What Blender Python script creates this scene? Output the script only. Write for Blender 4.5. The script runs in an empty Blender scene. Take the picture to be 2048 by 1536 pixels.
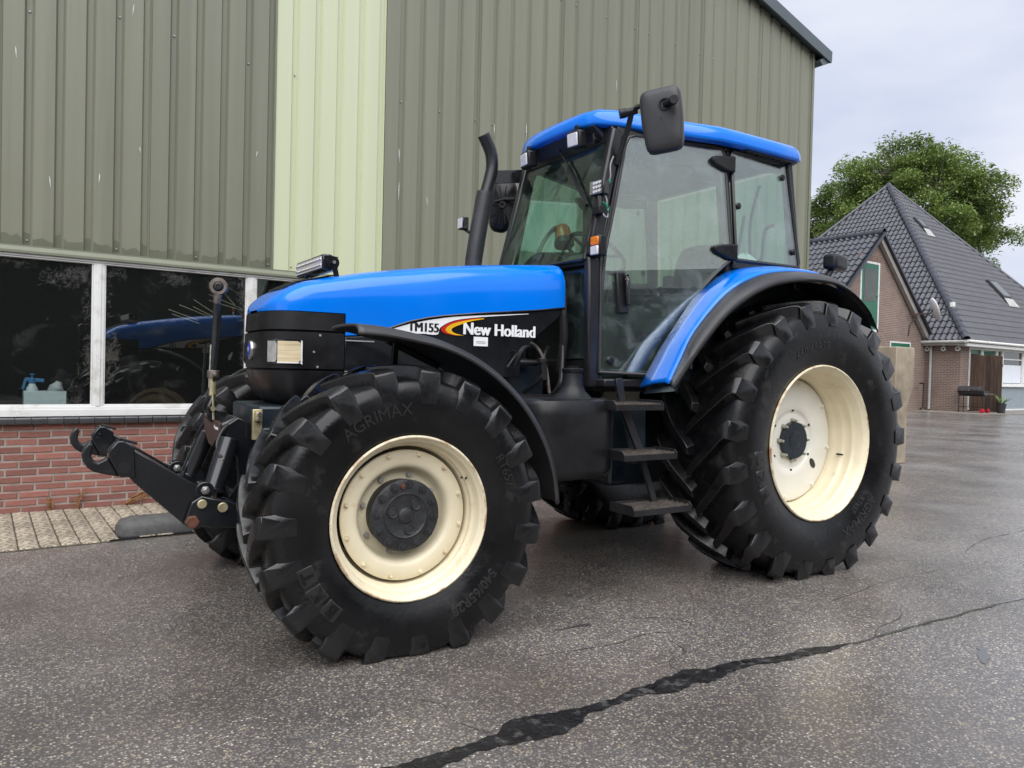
import bpy, math, random
from mathutils import Vector, Matrix, noise as mnoise
R_ = math.radians
rnd = random.Random(11)
SC = bpy.context.scene
COL = SC.collection

# ---------------------------------------------------------------- camera
cam = bpy.data.cameras.new('camera')
cam.sensor_fit = 'HORIZONTAL'; cam.sensor_width = 36.0; cam.lens = 26.523
cam.clip_start = 0.05; cam.clip_end = 1500
cam_o = bpy.data.objects.new('camera', cam); COL.objects.link(cam_o)
cam_o.matrix_world = Matrix((
    (-0.847401, 0.011202, 0.530835, 4.18664),
    (0.530404, -0.027603, 0.847296, 4.10328),
    (0.024144, 0.999556, 0.017449, 1.24924),
    (0, 0, 0, 1)))
SC.camera = cam_o

# ---------------------------------------------------------------- sky, sun, exposure
SUN_EL, SUN_AZ = 56.0, 62.0          # sun azimuth measured from +X towards +Y
w = bpy.data.worlds.new('World'); SC.world = w; w.use_nodes = True
nt = w.node_tree; nt.nodes.clear()
out = nt.nodes.new('ShaderNodeOutputWorld')
sky = nt.nodes.new('ShaderNodeTexSky'); sky.sky_type = 'NISHITA'; sky.sun_disc = False
sky.sun_elevation = R_(SUN_EL); sky.sun_rotation = R_(90 - SUN_AZ)
sky.air_density = 1.2; sky.dust_density = 2.5; sky.ozone_density = 2.0
bg1 = nt.nodes.new('ShaderNodeBackground'); bg1.inputs['Strength'].default_value = 0.05
nt.links.new(sky.outputs[0], bg1.inputs['Color'])
tc = nt.nodes.new('ShaderNodeTexCoord')
mp = nt.nodes.new('ShaderNodeMapping'); mp.inputs['Scale'].default_value = (1.0, 1.0, 2.6)
nz = nt.nodes.new('ShaderNodeTexNoise'); nz.inputs['Scale'].default_value = 1.7
nz.inputs['Detail'].default_value = 5; nz.inputs['Roughness'].default_value = 0.5
nt.links.new(tc.outputs['Generated'], mp.inputs['Vector']); nt.links.new(mp.outputs[0], nz.inputs['Vector'])
rp = nt.nodes.new('ShaderNodeValToRGB')
rp.color_ramp.elements[0].position = 0.33; rp.color_ramp.elements[0].color = (0.50, 0.565, 0.76, 1)
rp.color_ramp.elements[1].position = 0.68; rp.color_ramp.elements[1].color = (0.98, 0.985, 1.0, 1)
nt.links.new(nz.outputs['Fac'], rp.inputs[0])
bg2 = nt.nodes.new('ShaderNodeBackground'); bg2.inputs['Strength'].default_value = 0.415
nt.links.new(rp.outputs[0], bg2.inputs['Color'])
mx = nt.nodes.new('ShaderNodeMixShader'); mx.inputs[0].default_value = 0.92
nt.links.new(bg1.outputs[0], mx.inputs[1]); nt.links.new(bg2.outputs[0], mx.inputs[2])
nt.links.new(mx.outputs[0], out.inputs['Surface'])

sl = bpy.data.lights.new('sun', 'SUN'); sl.energy = 1.5; sl.angle = R_(76); sl.color = (1.0, 0.99, 0.98)
so = bpy.data.objects.new('sun', sl); COL.objects.link(so)
sd = Vector((math.cos(R_(SUN_EL)) * math.cos(R_(SUN_AZ)), math.cos(R_(SUN_EL)) * math.sin(R_(SUN_AZ)), math.sin(R_(SUN_EL))))
so.rotation_euler = sd.to_track_quat('Z', 'Y').to_euler(); so.location = (4, 8, 12)

SC.view_settings.view_transform = 'Standard'; SC.view_settings.look = 'None'
SC.view_settings.exposure = 1.42; SC.view_settings.gamma = 1.0
SC.view_settings.use_curve_mapping = False
SC.render.engine = 'CYCLES'
SC.cycles.max_bounces = 10; SC.cycles.transparent_max_bounces = 24
SC.cycles.caustics_reflective = False; SC.cycles.caustics_refractive = False

# ---------------------------------------------------------------- helpers
def V(*a): return Vector(a)

class MB:
    def __init__(s): s.v = []; s.f = []
    def add(s, vs, fs):
        o = len(s.v); s.v += [tuple(p) for p in vs]; s.f += [tuple(i + o for i in f) for f in fs]; return s
    def box(s, x0, x1, y0, y1, z0, z1):
        return s.add([(x0,y0,z0),(x1,y0,z0),(x1,y1,z0),(x0,y1,z0),(x0,y0,z1),(x1,y0,z1),(x1,y1,z1),(x0,y1,z1)],
                     [(3,2,1,0),(4,5,6,7),(0,1,5,4),(1,2,6,5),(2,3,7,6),(3,0,4,7)])
    def obox(s, c, size, M=None):
        M = M or Matrix.Identity(3); c = Vector(c); a, b, d = [k / 2 for k in size]
        vs = [c + M @ V(i*a, j*b, k*d) for k in (-1,1) for j in (-1,1) for i in (-1,1)]
        return s.add(vs, [(2,3,1,0),(4,5,7,6),(0,1,5,4),(1,3,7,5),(3,2,6,7),(2,0,4,6)])
    def bar(s, p0, p1, wx, wz, up=(0,0,1)):
        p0, p1 = Vector(p0), Vector(p1); d = (p1 - p0); L = d.length; d.normalize()
        u = Vector(up); r = d.cross(u)
        if r.length < 1e-4: r = d.cross(V(1,0,0))
        r.normalize(); u = r.cross(d)
        M = Matrix((d, r, u)).transposed()
        return s.obox((p0 + p1) / 2, (L, wx, wz), M)
    def ring(s, c, a, b, r, n, ph=0):
        return [Vector(c) + Vector(a) * (r * math.cos(ph + 2*math.pi*i/n)) + Vector(b) * (r * math.sin(ph + 2*math.pi*i/n)) for i in range(n)]
    def tube(s, pts, r, n=10, caps=True):
        pts = [Vector(p) for p in pts]; rs = r if isinstance(r, (list, tuple)) else [r] * len(pts)
        prev = None; o = len(s.v); vs = []
        for i, p in enumerate(pts):
            d = (pts[min(i+1, len(pts)-1)] - pts[max(i-1, 0)]).normalized()
            if prev is None:
                a = d.cross(V(0,0,1))
                if a.length < 1e-3: a = d.cross(V(1,0,0))
            else: a = prev - d * prev.dot(d)
            a.normalize(); prev = a; b = d.cross(a)
            vs += s.ring(p, a, b, rs[i], n)
        fs = []
        for i in range(len(pts) - 1):
            for k in range(n):
                fs.append((i*n+k, i*n+(k+1) % n, (i+1)*n+(k+1) % n, (i+1)*n+k))
        if caps: fs += [tuple(range(n-1, -1, -1)), tuple(range((len(pts)-1)*n, len(pts)*n))]
        return s.add(vs, fs)
    def cyl(s, p0, p1, r, r1=None, n=20, caps=True):
        return s.tube([p0, p1], [r, r if r1 is None else r1], n, caps)
    def lathe(s, prof, c, axis, n=48, closed=False):
        """prof: (a along axis, r)."""
        c = Vector(c); ax = Vector(axis).normalized()
        a = ax.cross(V(0,0,1)); 
        if a.length < 1e-3: a = V(1,0,0)
        a.normalize(); b = ax.cross(a); vs = []; fs = []
        m = len(prof)
        for (h, r) in prof: vs += s.ring(c + ax * h, a, b, max(r, 1e-4), n)
        for i in range(m if closed else m - 1):
            j = (i + 1) % m
            for k in range(n): fs.append((i*n+k, i*n+(k+1) % n, j*n+(k+1) % n, j*n+k))
        return s.add(vs, fs)
    def prism(s, poly, plane, h0, h1):
        def P(a, b, h): return {'xz': (a, h, b), 'xy': (a, b, h), 'yz': (h, a, b)}[plane]
        n = len(poly); vs = [P(a, b, h0) for a, b in poly] + [P(a, b, h1) for a, b in poly]
        fs = [tuple(range(n)), tuple(range(2*n-1, n-1, -1))] + [((i+1) % n, i, n+i, n+(i+1) % n) for i in range(n)]
        return s.add(vs, fs)
    def loft(s, secs, closed=False, caps=False):
        n = len(secs[0]); vs = [p for q in secs for p in q]; fs = []
        for i in range(len(secs) - 1):
            for k in range(n if closed else n - 1):
                fs.append((i*n+k, i*n+(k+1) % n, (i+1)*n+(k+1) % n, (i+1)*n+k))
        if caps: fs += [tuple(range(n-1, -1, -1)), tuple(range((len(secs)-1)*n, len(secs)*n))]
        return s.add(vs, fs)
    def poly(s, pts): return s.add(pts, [tuple(range(len(pts)))])
    def mirror_y(s):
        o = len(s.v); s.v += [(x, -y, z) for x, y, z in s.v]; s.f += [tuple(i + o for i in reversed(f)) for f in list(s.f)]; return s
    def mesh(s, name, mat, smooth=38, fix=True):
        me = bpy.data.meshes.new(name); me.from_pydata(s.v, [], s.f)
        if fix:
            import bmesh
            bm = bmesh.new(); bm.from_mesh(me); bmesh.ops.recalc_face_normals(bm, faces=bm.faces); bm.to_mesh(me); bm.free()
        if smooth: me.shade_smooth(); me.set_sharp_from_angle(angle=R_(smooth))
        if mat: me.materials.append(mat)
        return me
    def build(s, name, mat, parent=None, bevel=0, smooth=38, solid=0, sub=0, fix=True, seg=2, off=0):
        o = bpy.data.objects.new(name, s.mesh(name, mat, smooth, fix)); COL.objects.link(o); o.parent = parent
        if solid:
            m = o.modifiers.new('solid', 'SOLIDIFY'); m.thickness = solid; m.offset = off
        if sub:
            m = o.modifiers.new('sub', 'SUBSURF'); m.levels = sub; m.render_levels = sub
        if bevel:
            m = o.modifiers.new('bevel', 'BEVEL'); m.width = bevel; m.segments = seg; m.limit_method = 'ANGLE'; m.angle_limit = R_(35)
        return o

def empty(name, label, cat, loc=(0,0,0), rz=0, group=None):
    o = bpy.data.objects.new(name, None); COL.objects.link(o); o.empty_display_size = 0.1
    o.location = loc; o.rotation_euler = (0, 0, rz); tag(o, label, cat, group); return o
def tag(o, label=None, cat=None, group=None, kind=None):
    if label: o['label'] = label
    if cat: o['category'] = cat
    if group: o['group'] = group
    if kind: o['kind'] = kind
    return o
def inst(name, me, parent, loc=(0,0,0), rot=None, M=None):
    o = bpy.data.objects.new(name, me); COL.objects.link(o); o.parent = parent
    if M is not None: o.matrix_local = M
    else:
        o.location = loc
        if rot: o.rotation_euler = rot
    return o
def smoothpath(pts, n=6):
    """Catmull-Rom through pts (tuples of any length)."""
    res = []
    P = [Vector(p) for p in pts]
    for i in range(len(P) - 1):
        p0, p1, p2, p3 = P[max(i-1, 0)], P[i], P[i+1], P[min(i+2, len(P)-1)]
        for k in range(n):
            t = k / n
            res.append(0.5 * ((2*p1) + (p2-p0)*t + (2*p0-5*p1+4*p2-p3)*t*t + (3*p1-p0-3*p2+p3)*t**3))
    res.append(P[-1]); return res
def lerp_tab(tab, x):
    if x <= tab[0][0]: return tab[0][1]
    for (a, b), (c, d) in zip(tab, tab[1:]):
        if x <= c: return b + (d - b) * (x - a) / (c - a)
    return tab[-1][1]
def text_geo(txt, size, extrude=0.001, bold=0.0, shear=0.0, align='LEFT', res=3):
    c = bpy.data.curves.new('t', 'FONT'); c.body = txt; c.size = size; c.extrude = extrude; c.offset = bold; c.shear = shear
    c.align_x = align; c.resolution_u = res
    o = bpy.data.objects.new('t', c); COL.objects.link(o)
    me = o.to_mesh(); vs = [tuple(v.co) for v in me.vertices]; fs = [tuple(p.vertices) for p in me.polygons]
    o.to_mesh_clear(); bpy.data.objects.remove(o); bpy.data.curves.remove(c)
    return vs, fs

# ---------------------------------------------------------------- materials
def N(nt, t, **kw):
    n = nt.nodes.new(t)
    for k, v in kw.items():
        if k in n.inputs: n.inputs[k].default_value = v
        else: setattr(n, k, v)
    return n
def ramp(nt, fac, stops):
    r = nt.nodes.new('ShaderNodeValToRGB'); e = r.color_ramp.elements
    while len(e) < len(stops): e.new(0.5)
    for el, (p, c) in zip(e, stops):
        el.position = p; el.color = (c, c, c, 1) if isinstance(c, (int, float)) else (*c, 1)
    nt.links.new(fac, r.inputs[0]); return r.outputs[0]
def mixc(nt, fac, a, b, mode='MIX'):
    m = nt.nodes.new('ShaderNodeMix'); m.data_type = 'RGBA'; m.blend_type = mode
    if isinstance(fac, (int, float)): m.inputs[0].default_value = fac
    else: nt.links.new(fac, m.inputs[0])
    for k, x in ((6, a), (7, b)):
        if isinstance(x, tuple): m.inputs[k].default_value = (*x, 1)
        else: nt.links.new(x, m.inputs[k])
    return m.outputs[2]
def noise(nt, vec, scale, detail=4, rough=0.55, dist=0.0):
    n = N(nt, 'ShaderNodeTexNoise', Scale=scale, Detail=detail, Roughness=rough, Distortion=dist)
    nt.links.new(vec, n.inputs['Vector']); return n.outputs['Fac']
def mat(name, col, rough=0.5, metal=0.0, var=0.12, vs=4.0, bump=0.0, bs=60.0, rvar=0.0, rs=3.0, rand=0.0, coat=0.0, spec=0.5,
        isl=0.0, dirt=None, dirt_s=2.0, dirt_t=(0.55, 0.75), emit=None, stretch=None, alpha=1.0):
    m = bpy.data.materials.new(name); m.use_nodes = True; nt = m.node_tree
    b = nt.nodes['Principled BSDF']; L = nt.links
    tc = nt.nodes.new('ShaderNodeTexCoord'); vec = tc.outputs['Object']
    if stretch:
        mp = N(nt, 'ShaderNodeMapping'); mp.inputs['Scale'].default_value = stretch; L.new(vec, mp.inputs['Vector']); vec2 = mp.outputs[0]
    else: vec2 = vec
    lo = tuple(c * (1 - var) for c in col); hi = tuple(min(1, c * (1 + var)) for c in col)
    f = noise(nt, vec2, vs)
    c = mixc(nt, ramp(nt, f, [(0.3, 0.0), (0.7, 1.0)]), lo, hi)
    if rand:
        oi = nt.nodes.new('ShaderNodeObjectInfo')
        c = mixc(nt, 1.0, c, ramp(nt, oi.outputs['Random'], [(0, 1 - rand), (1, 1 + rand * 0.8)]), 'MULTIPLY')
    if isl:
        ge = nt.nodes.new('ShaderNodeNewGeometry')
        c = mixc(nt, 1.0, c, ramp(nt, ge.outputs['Random Per Island'], [(0, 1 - isl), (1, 1 + isl)]), 'MULTIPLY')
    if dirt:
        df = ramp(nt, noise(nt, vec2, dirt_s, 7, 0.62), [(dirt_t[0], 0.0), (dirt_t[1], 1.0)])
        c = mixc(nt, df, c, dirt)
    L.new(c, b.inputs['Base Color'])
    b.inputs['Metallic'].default_value = metal; b.inputs['Specular IOR Level'].default_value = spec
    b.inputs['Coat Weight'].default_value = coat; b.inputs['Coat Roughness'].default_value = 0.08
    if rvar:
        rf = ramp(nt, noise(nt, vec, rs, 5, 0.6), [(0.35, max(0.03, rough - rvar)), (0.65, min(1, rough + rvar))]); L.new(rf, b.inputs['Roughness'])
    else: b.inputs['Roughness'].default_value = rough
    if bump:
        bp = N(nt, 'ShaderNodeBump', Strength=bump, Distance=0.01); L.new(noise(nt, vec2, bs, 4, 0.6), bp.inputs['Height']); L.new(bp.outputs[0], b.inputs['Normal'])
    if emit: b.inputs['Emission Color'].default_value = (*emit[0], 1); b.inputs['Emission Strength'].default_value = emit[1]
    return m

def glass_mat(name, tint, refl=0.06, dust_haze=0.0, dcol=(0.5, 0.52, 0.5), dscale=3.0, drops=False, rough=0.0, thr=(0.5, 0.72)):
    m = bpy.data.materials.new(name); m.use_nodes = True; nt = m.node_tree; nt.nodes.clear(); L = nt.links
    o = nt.nodes.new('ShaderNodeOutputMaterial'); tr = nt.nodes.new('ShaderNodeBsdfTransparent'); tr.inputs[0].default_value = (*tint, 1)
    gl = nt.nodes.new('ShaderNodeBsdfGlossy'); gl.inputs['Roughness'].default_value = rough
    ge = nt.nodes.new('ShaderNodeNewGeometry'); dt = nt.nodes.new('ShaderNodeVectorMath'); dt.operation = 'DOT_PRODUCT'
    L.new(ge.outputs['Incoming'], dt.inputs[0]); L.new(ge.outputs['Normal'], dt.inputs[1])
    def MA(op, a, b=None):
        n = nt.nodes.new('ShaderNodeMath'); n.operation = op
        for i, x in enumerate((a, b)):
            if x is None: continue
            if isinstance(x, (int, float)): n.inputs[i].default_value = x
            else: L.new(x, n.inputs[i])
        return n.outputs[0]
    sch = MA('POWER', MA('SUBTRACT', 1.0, MA('ABSOLUTE', dt.outputs['Value'])), 5.0)      # Schlick reflectance, same from both sides
    fres = MA('ADD', refl, MA('MULTIPLY', sch, 1.0 - refl))
    tc = nt.nodes.new('ShaderNodeTexCoord')
    if drops:
        vo = N(nt, 'ShaderNodeTexVoronoi', Scale=170.0); L.new(tc.outputs['Object'], vo.inputs['Vector'])
        bp = N(nt, 'ShaderNodeBump', Strength=0.10, Distance=0.002)
        hgt = ramp(nt, vo.outputs['Distance'], [(0.05, 1.0), (0.30, 0.0)])
        L.new(hgt, bp.inputs['Height']); L.new(bp.outputs[0], gl.inputs['Normal'])
    m1 = nt.nodes.new('ShaderNodeMixShader'); L.new(fres, m1.inputs[0]); L.new(tr.outputs[0], m1.inputs[1]); L.new(gl.outputs[0], m1.inputs[2])
    last = m1.outputs[0]
    if dust_haze:
        df = nt.nodes.new('ShaderNodeBsdfDiffuse'); df.inputs[0].default_value = (*dcol, 1)
        f = noise(nt, tc.outputs['Object'], dscale, 8, 0.68, 0.6)
        fac = ramp(nt, f, [(thr[0], dust_haze * 0.12), (thr[1], dust_haze)])
        m2 = nt.nodes.new('ShaderNodeMixShader'); L.new(fac, m2.inputs[0]); L.new(last, m2.inputs[1]); L.new(df.outputs[0], m2.inputs[2]); last = m2.outputs[0]
    L.new(last, o.inputs['Surface']); return m

def asphalt_mat():
    m = bpy.data.materials.new('wet_asphalt'); m.use_nodes = True; nt = m.node_tree; L = nt.links; b = nt.nodes['Principled BSDF']
    vec = nt.nodes.new('ShaderNodeTexCoord').outputs['Object']
    v1 = N(nt, 'ShaderNodeTexVoronoi', Scale=105.0); L.new(vec, v1.inputs['Vector'])
    v2 = N(nt, 'ShaderNodeTexVoronoi', Scale=52.0); L.new(vec, v2.inputs['Vector'])
    s1 = nt.nodes.new('ShaderNodeSeparateColor'); L.new(v1.outputs['Color'], s1.inputs[0])
    s2 = nt.nodes.new('ShaderNodeSeparateColor'); L.new(v2.outputs['Color'], s2.inputs[0])
    stone = ramp(nt, s1.outputs[0], [(0.0, (0.092, 0.088, 0.088)), (0.50, (0.205, 0.197, 0.192)), (0.82, (0.31, 0.295, 0.28)), (0.92, (0.42,0.395,0.35)), (1.0, (0.72, 0.68, 0.60))])
    big = ramp(nt, s2.outputs[0], [(0.90, 0.0), (0.93, 1.0)])
    c = mixc(nt, big, stone, (0.36, 0.32, 0.25))
    edge = ramp(nt, v1.outputs['Distance'], [(0.35, 0.0), (0.62, 1.0)])
    c = mixc(nt, edge, c, (0.105, 0.102, 0.102))
    patch = ramp(nt, noise(nt, vec, 0.55, 6, 0.6), [(0.34, (0.56, 0.53, 0.505)), (0.62, (1.20, 1.15, 1.11))])
    c = mixc(nt, 1.0, c, patch, 'MULTIPLY')
    brown = ramp(nt, noise(nt, vec, 0.9, 5), [(0.42, 0.0), (0.7, 0.34)])
    c = mixc(nt, brown, c, (0.13, 0.105, 0.085))
    L.new(c, b.inputs['Base Color'])
    wet = noise(nt, vec, 0.7, 7, 0.62)
    L.new(ramp(nt, wet, [(0.32, 0.13), (0.50, 0.26), (0.66, 0.42)]), b.inputs['Roughness'])
    b.inputs['Specular IOR Level'].default_value = 0.6
    bp = N(nt, 'ShaderNodeBump', Strength=0.25, Distance=0.005)
    h = mixc(nt, 0.5, v1.outputs['Distance'], noise(nt, vec, 160, 3)); L.new(h, bp.inputs['Height']); bp.invert = True
    L.new(bp.outputs[0], b.inputs['Normal']); return m

def brick_tex_mat(name, c1, c2, mortar, sx=0.22, sz=0.0625, plane='xz'):
    """fine brickwork too far away to pick apart: colour and relief only."""
    m = bpy.data.materials.new(name); m.use_nodes = True; nt = m.node_tree; L = nt.links; b = nt.nodes['Principled BSDF']
    vec = nt.nodes.new('ShaderNodeTexCoord').outputs['Object']
    sp = nt.nodes.new('ShaderNodeSeparateXYZ'); L.new(vec, sp.inputs[0])
    ad = nt.nodes.new('ShaderNodeMath'); L.new(sp.outputs[0], ad.inputs[0]); L.new(sp.outputs[1], ad.inputs[1])
    cb = nt.nodes.new('ShaderNodeCombineXYZ'); L.new(ad.outputs[0], cb.inputs[0]); L.new(sp.outputs[2], cb.inputs[1])
    br = N(nt, 'ShaderNodeTexBrick', Scale=1.0); L.new(cb.outputs[0], br.inputs['Vector'])
    br.inputs['Color1'].default_value = (*c1, 1); br.inputs['Color2'].default_value = (*c2, 1); br.inputs['Mortar'].default_value = (*mortar, 1)
    br.inputs['Brick Width'].default_value = sx; br.inputs['Row Height'].default_value = sz; br.inputs['Mortar Size'].default_value = 0.011
    c = mixc(nt, ramp(nt, noise(nt, vec, 1.2, 5), [(0.35, 0.0), (0.7, 0.35)]), br.outputs['Color'], tuple(k * 0.6 for k in c2))
    L.new(c, b.inputs['Base Color']); b.inputs['Roughness'].default_value = 0.8
    bp = N(nt, 'ShaderNodeBump', Strength=0.5, Distance=0.01); bp.invert = True; L.new(br.outputs['Fac'], bp.inputs['Height']); L.new(bp.outputs[0], b.inputs['Normal'])
    return m

M = {}
M['asphalt'] = asphalt_mat()
M['meadow'] = mat('meadow_grass', (0.055, 0.09, 0.025), 0.9, var=0.35, vs=0.6, bump=0.6, bs=6)
M['apron'] = mat('concrete_apron', (0.22, 0.20, 0.175), 0.55, var=0.25, vs=1.2, bump=0.15, bs=40, rvar=0.15)
M['bitumen'] = mat('bitumen', (0.010, 0.010, 0.011), 0.34, var=0.5, vs=14, bump=0.7, bs=55, rvar=0.18, rs=12, dirt=(0.10, 0.098, 0.095), dirt_s=16, dirt_t=(0.54, 0.70))
M['crack'] = mat('crack_dark', (0.055, 0.051, 0.048), 0.5, var=0.3)
M['puddle'] = mat('puddle', (0.085, 0.082, 0.082), 0.05, var=0.1)
M['paver'] = mat('aggregate_paver', (0.30, 0.255, 0.195), 0.7, var=0.85, vs=48, bump=1.0, bs=60, rand=0.22, rvar=0.12, rs=8)
M['sand'] = mat('joint_sand', (0.075, 0.062, 0.045), 0.9, var=0.5, vs=25)
M['brick'] = mat('red_brick', (0.27, 0.112, 0.088), 0.72, var=0.16, vs=14, bump=0.5, bs=80, rand=0.26, rvar=0.1, dirt=(0.12, 0.05, 0.04), dirt_s=9, dirt_t=(0.62, 0.85))
M['mortar'] = mat('mortar', (0.32, 0.29, 0.26), 0.9, var=0.22, vs=9, bump=0.5, bs=120)
M['sheet'] = mat('olive_sheet', (0.212, 0.216, 0.158), 0.36, var=0.07, vs=1.2, rvar=0.05, bump=0.02, bs=3, rand=0.05, stretch=(7, 7, 0.14), dirt=(0.155, 0.165, 0.115), dirt_s=1.6, dirt_t=(0.50, 0.85))
M['light_sheet'] = mat('pale_green_sheet', (0.585, 0.62, 0.42), 0.38, var=0.05, vs=0.8, stretch=(7, 7, 0.14), dirt=(0.54, 0.57, 0.37), dirt_s=1.6, dirt_t=(0.5, 0.9))
M['sheet_wet'] = mat('olive_sheet_stained', (0.14, 0.145, 0.10), 0.32, var=0.1, vs=6)
M['flash'] = mat('olive_flashing', (0.185, 0.195, 0.14), 0.4, var=0.08)
M['verge'] = mat('slate_grey_trim', (0.10, 0.125, 0.14), 0.4, var=0.06)
M['white_paint'] = mat('white_paint', (0.74, 0.74, 0.72), 0.4, var=0.05, dirt=(0.42, 0.40, 0.35), dirt_s=7, dirt_t=(0.52, 0.82))
M['black_tile'] = mat('glazed_sill_tile', (0.055, 0.055, 0.06), 0.18, var=0.3, rand=0.2, vs=12)
M['screw'] = mat('screw_zinc', (0.55, 0.55, 0.52), 0.35, metal=0.6)
M['droppings'] = mat('white_streak', (0.72, 0.72, 0.68), 0.8)
M['shed_glass'] = glass_mat('dusty_window_glass', (0.88, 0.92, 0.91), 0.12, dust_haze=0.09, dcol=(0.34, 0.35, 0.34), dscale=3.4, thr=(0.55, 0.85))
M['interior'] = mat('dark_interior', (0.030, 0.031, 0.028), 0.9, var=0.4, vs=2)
M['cobweb'] = mat('cobweb', (0.15, 0.146, 0.135), 0.95)
M['blue'] = mat('blue_paint', (0.0, 0.182, 0.80), 0.17, var=0.04, vs=2, coat=0.35, rvar=0.07, spec=0.35)
M['black_plastic'] = mat('black_plastic', (0.0095, 0.0095, 0.011), 0.38, var=0.35, vs=7, rvar=0.13, rs=5, bump=0.05, bs=150, dirt=(0.032, 0.032, 0.032), dirt_s=6, dirt_t=(0.6, 0.9), spec=0.36)
M['grey_plastic'] = mat('grey_plastic', (0.034, 0.034, 0.037), 0.44, var=0.2, vs=5, rvar=0.1, bump=0.04, bs=200)
M['black_gloss'] = mat('black_gloss', (0.010, 0.011, 0.013), 0.16, var=0.3, vs=5, rvar=0.08, rs=9, coat=0.2)
M['frame_black'] = mat('cab_frame_black', (0.014, 0.014, 0.016), 0.34, var=0.3, vs=6)
M['navy_metal'] = mat('navy_cast_metal', (0.010, 0.018, 0.026), 0.4, var=0.4, vs=6, rvar=0.15, bump=0.1, bs=60, dirt=(0.04, 0.035, 0.03), dirt_s=4)
M['dark_metal'] = mat('dark_steel', (0.022, 0.022, 0.024), 0.4, metal=0.3, var=0.4, vs=8, rvar=0.15, bump=0.12, bs=70, dirt=(0.10, 0.055, 0.035), dirt_s=9, dirt_t=(0.68, 0.85))
M['rubber'] = mat('tyre_rubber', (0.0055, 0.0055, 0.0060), 0.30, var=0.35, vs=5, rvar=0.13, rs=4.0, bump=0.12, bs=38, dirt=(0.034, 0.032, 0.029), dirt_s=8, dirt_t=(0.58, 0.74), spec=0.36)
M['lug'] = mat('worn_lug_rubber', (0.0085, 0.0085, 0.0092), 0.27, var=0.3, vs=6, rvar=0.12, rs=9, bump=0.07, bs=45, dirt=(0.006, 0.006, 0.007), dirt_s=6.5, dirt_t=(0.50, 0.58), spec=0.55)
M['letter'] = mat('tyre_letter', (0.014, 0.014, 0.015), 0.45, var=0.2)
M['cream'] = mat('cream_rim', (0.77, 0.69, 0.50), 0.38, var=0.07, vs=5, rvar=0.1, dirt=(0.45, 0.27, 0.11), dirt_s=7, dirt_t=(0.60, 0.85))
M['chipped_cream'] = mat('chipped_cream', (0.77, 0.69, 0.50), 0.5, var=0.1, vs=8, bump=0.2, bs=50, dirt=(0.36, 0.19, 0.08), dirt_s=11, dirt_t=(0.48, 0.66))
M['ivory'] = mat('ivory_disc', (0.78, 0.76, 0.68), 0.34, var=0.05, vs=5, rvar=0.06)
M['hub'] = mat('hub_casting', (0.022, 0.023, 0.025), 0.5, var=0.4, vs=18, bump=0.35, bs=45, dirt=(0.12, 0.11, 0.10), dirt_s=12, dirt_t=(0.6, 0.85))
M['bolt'] = mat('bolt_steel', (0.42, 0.41, 0.38), 0.42, metal=0.5, var=0.3, vs=30)
M['gold_bolt'] = mat('yellow_zinc', (0.50, 0.44, 0.27), 0.38, metal=0.6, var=0.3, vs=20)
M['rust'] = mat('rusty_steel', (0.13, 0.05, 0.03), 0.6, var=0.5, vs=20, bump=0.3, bs=60)
M['chrome'] = mat('bright_steel', (0.55, 0.54, 0.52), 0.28, metal=0.9, var=0.15)
M['worn_steel'] = mat('worn_steel', (0.19, 0.165, 0.145), 0.45, metal=0.6, var=0.45, vs=18, dirt=(0.10, 0.05, 0.03), dirt_s=14, dirt_t=(0.5, 0.8))
M['cab_glass'] = glass_mat('cab_glass', (0.83, 0.95, 0.90), 0.20, dust_haze=0.13, dcol=(0.60, 0.66, 0.66), dscale=5, drops=True)  # film of dirt and drops, raised to paint in the hazy sky reflection
M['green_glass'] = glass_mat('green_tinted_glass', (0.76, 0.92, 0.84), 0.06, dust_haze=0.07, dcol=(0.5, 0.55, 0.52), dscale=4)
M['lamp_lens'] = mat('lamp_lens', (0.72, 0.70, 0.74), 0.12, var=0.1, vs=30, coat=0.5)
M['head_lens'] = mat('head_lens', (0.66, 0.55, 0.36), 0.16, var=0.28, vs=3, coat=0.6, stretch=(1, 1, 26))
M['clear_lens'] = mat('clear_lens', (0.32, 0.32, 0.31), 0.10, var=0.3, vs=22, coat=0.6)
M['amber'] = mat('amber_lens', (0.85, 0.20, 0.012), 0.16, var=0.2, vs=40, coat=0.5)
M['amber_dome'] = mat('amber_dome', (0.42, 0.11, 0.02), 0.2, var=0.2, vs=20, coat=0.4)
M['white_print'] = mat('white_print', (0.88, 0.88, 0.88), 0.35, var=0.02)
M['black_print'] = mat('black_print', (0.012, 0.012, 0.014), 0.35)
M['red_print'] = mat('red_print', (0.55, 0.015, 0.012), 0.35)
M['yellow_print'] = mat('yellow_print', (0.85, 0.48, 0.01), 0.35)
M['logo_blue'] = mat('badge_blue', (0.01, 0.05, 0.45), 0.25, coat=0.4)
M['seat'] = mat('seat_fabric', (0.05, 0.053, 0.056), 0.9, var=0.3, vs=30, bump=0.3, bs=200)
M['trim_grey'] = mat('cab_trim', (0.085, 0.09, 0.09), 0.7, var=0.2)
M['liner'] = mat('roof_liner', (0.028, 0.035, 0.05), 0.6)
M['grn_wire'] = mat('green_tape', (0.01, 0.26, 0.14), 0.4)
M['grey_wire'] = mat('grey_wire', (0.3, 0.3, 0.3), 0.5)
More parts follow.
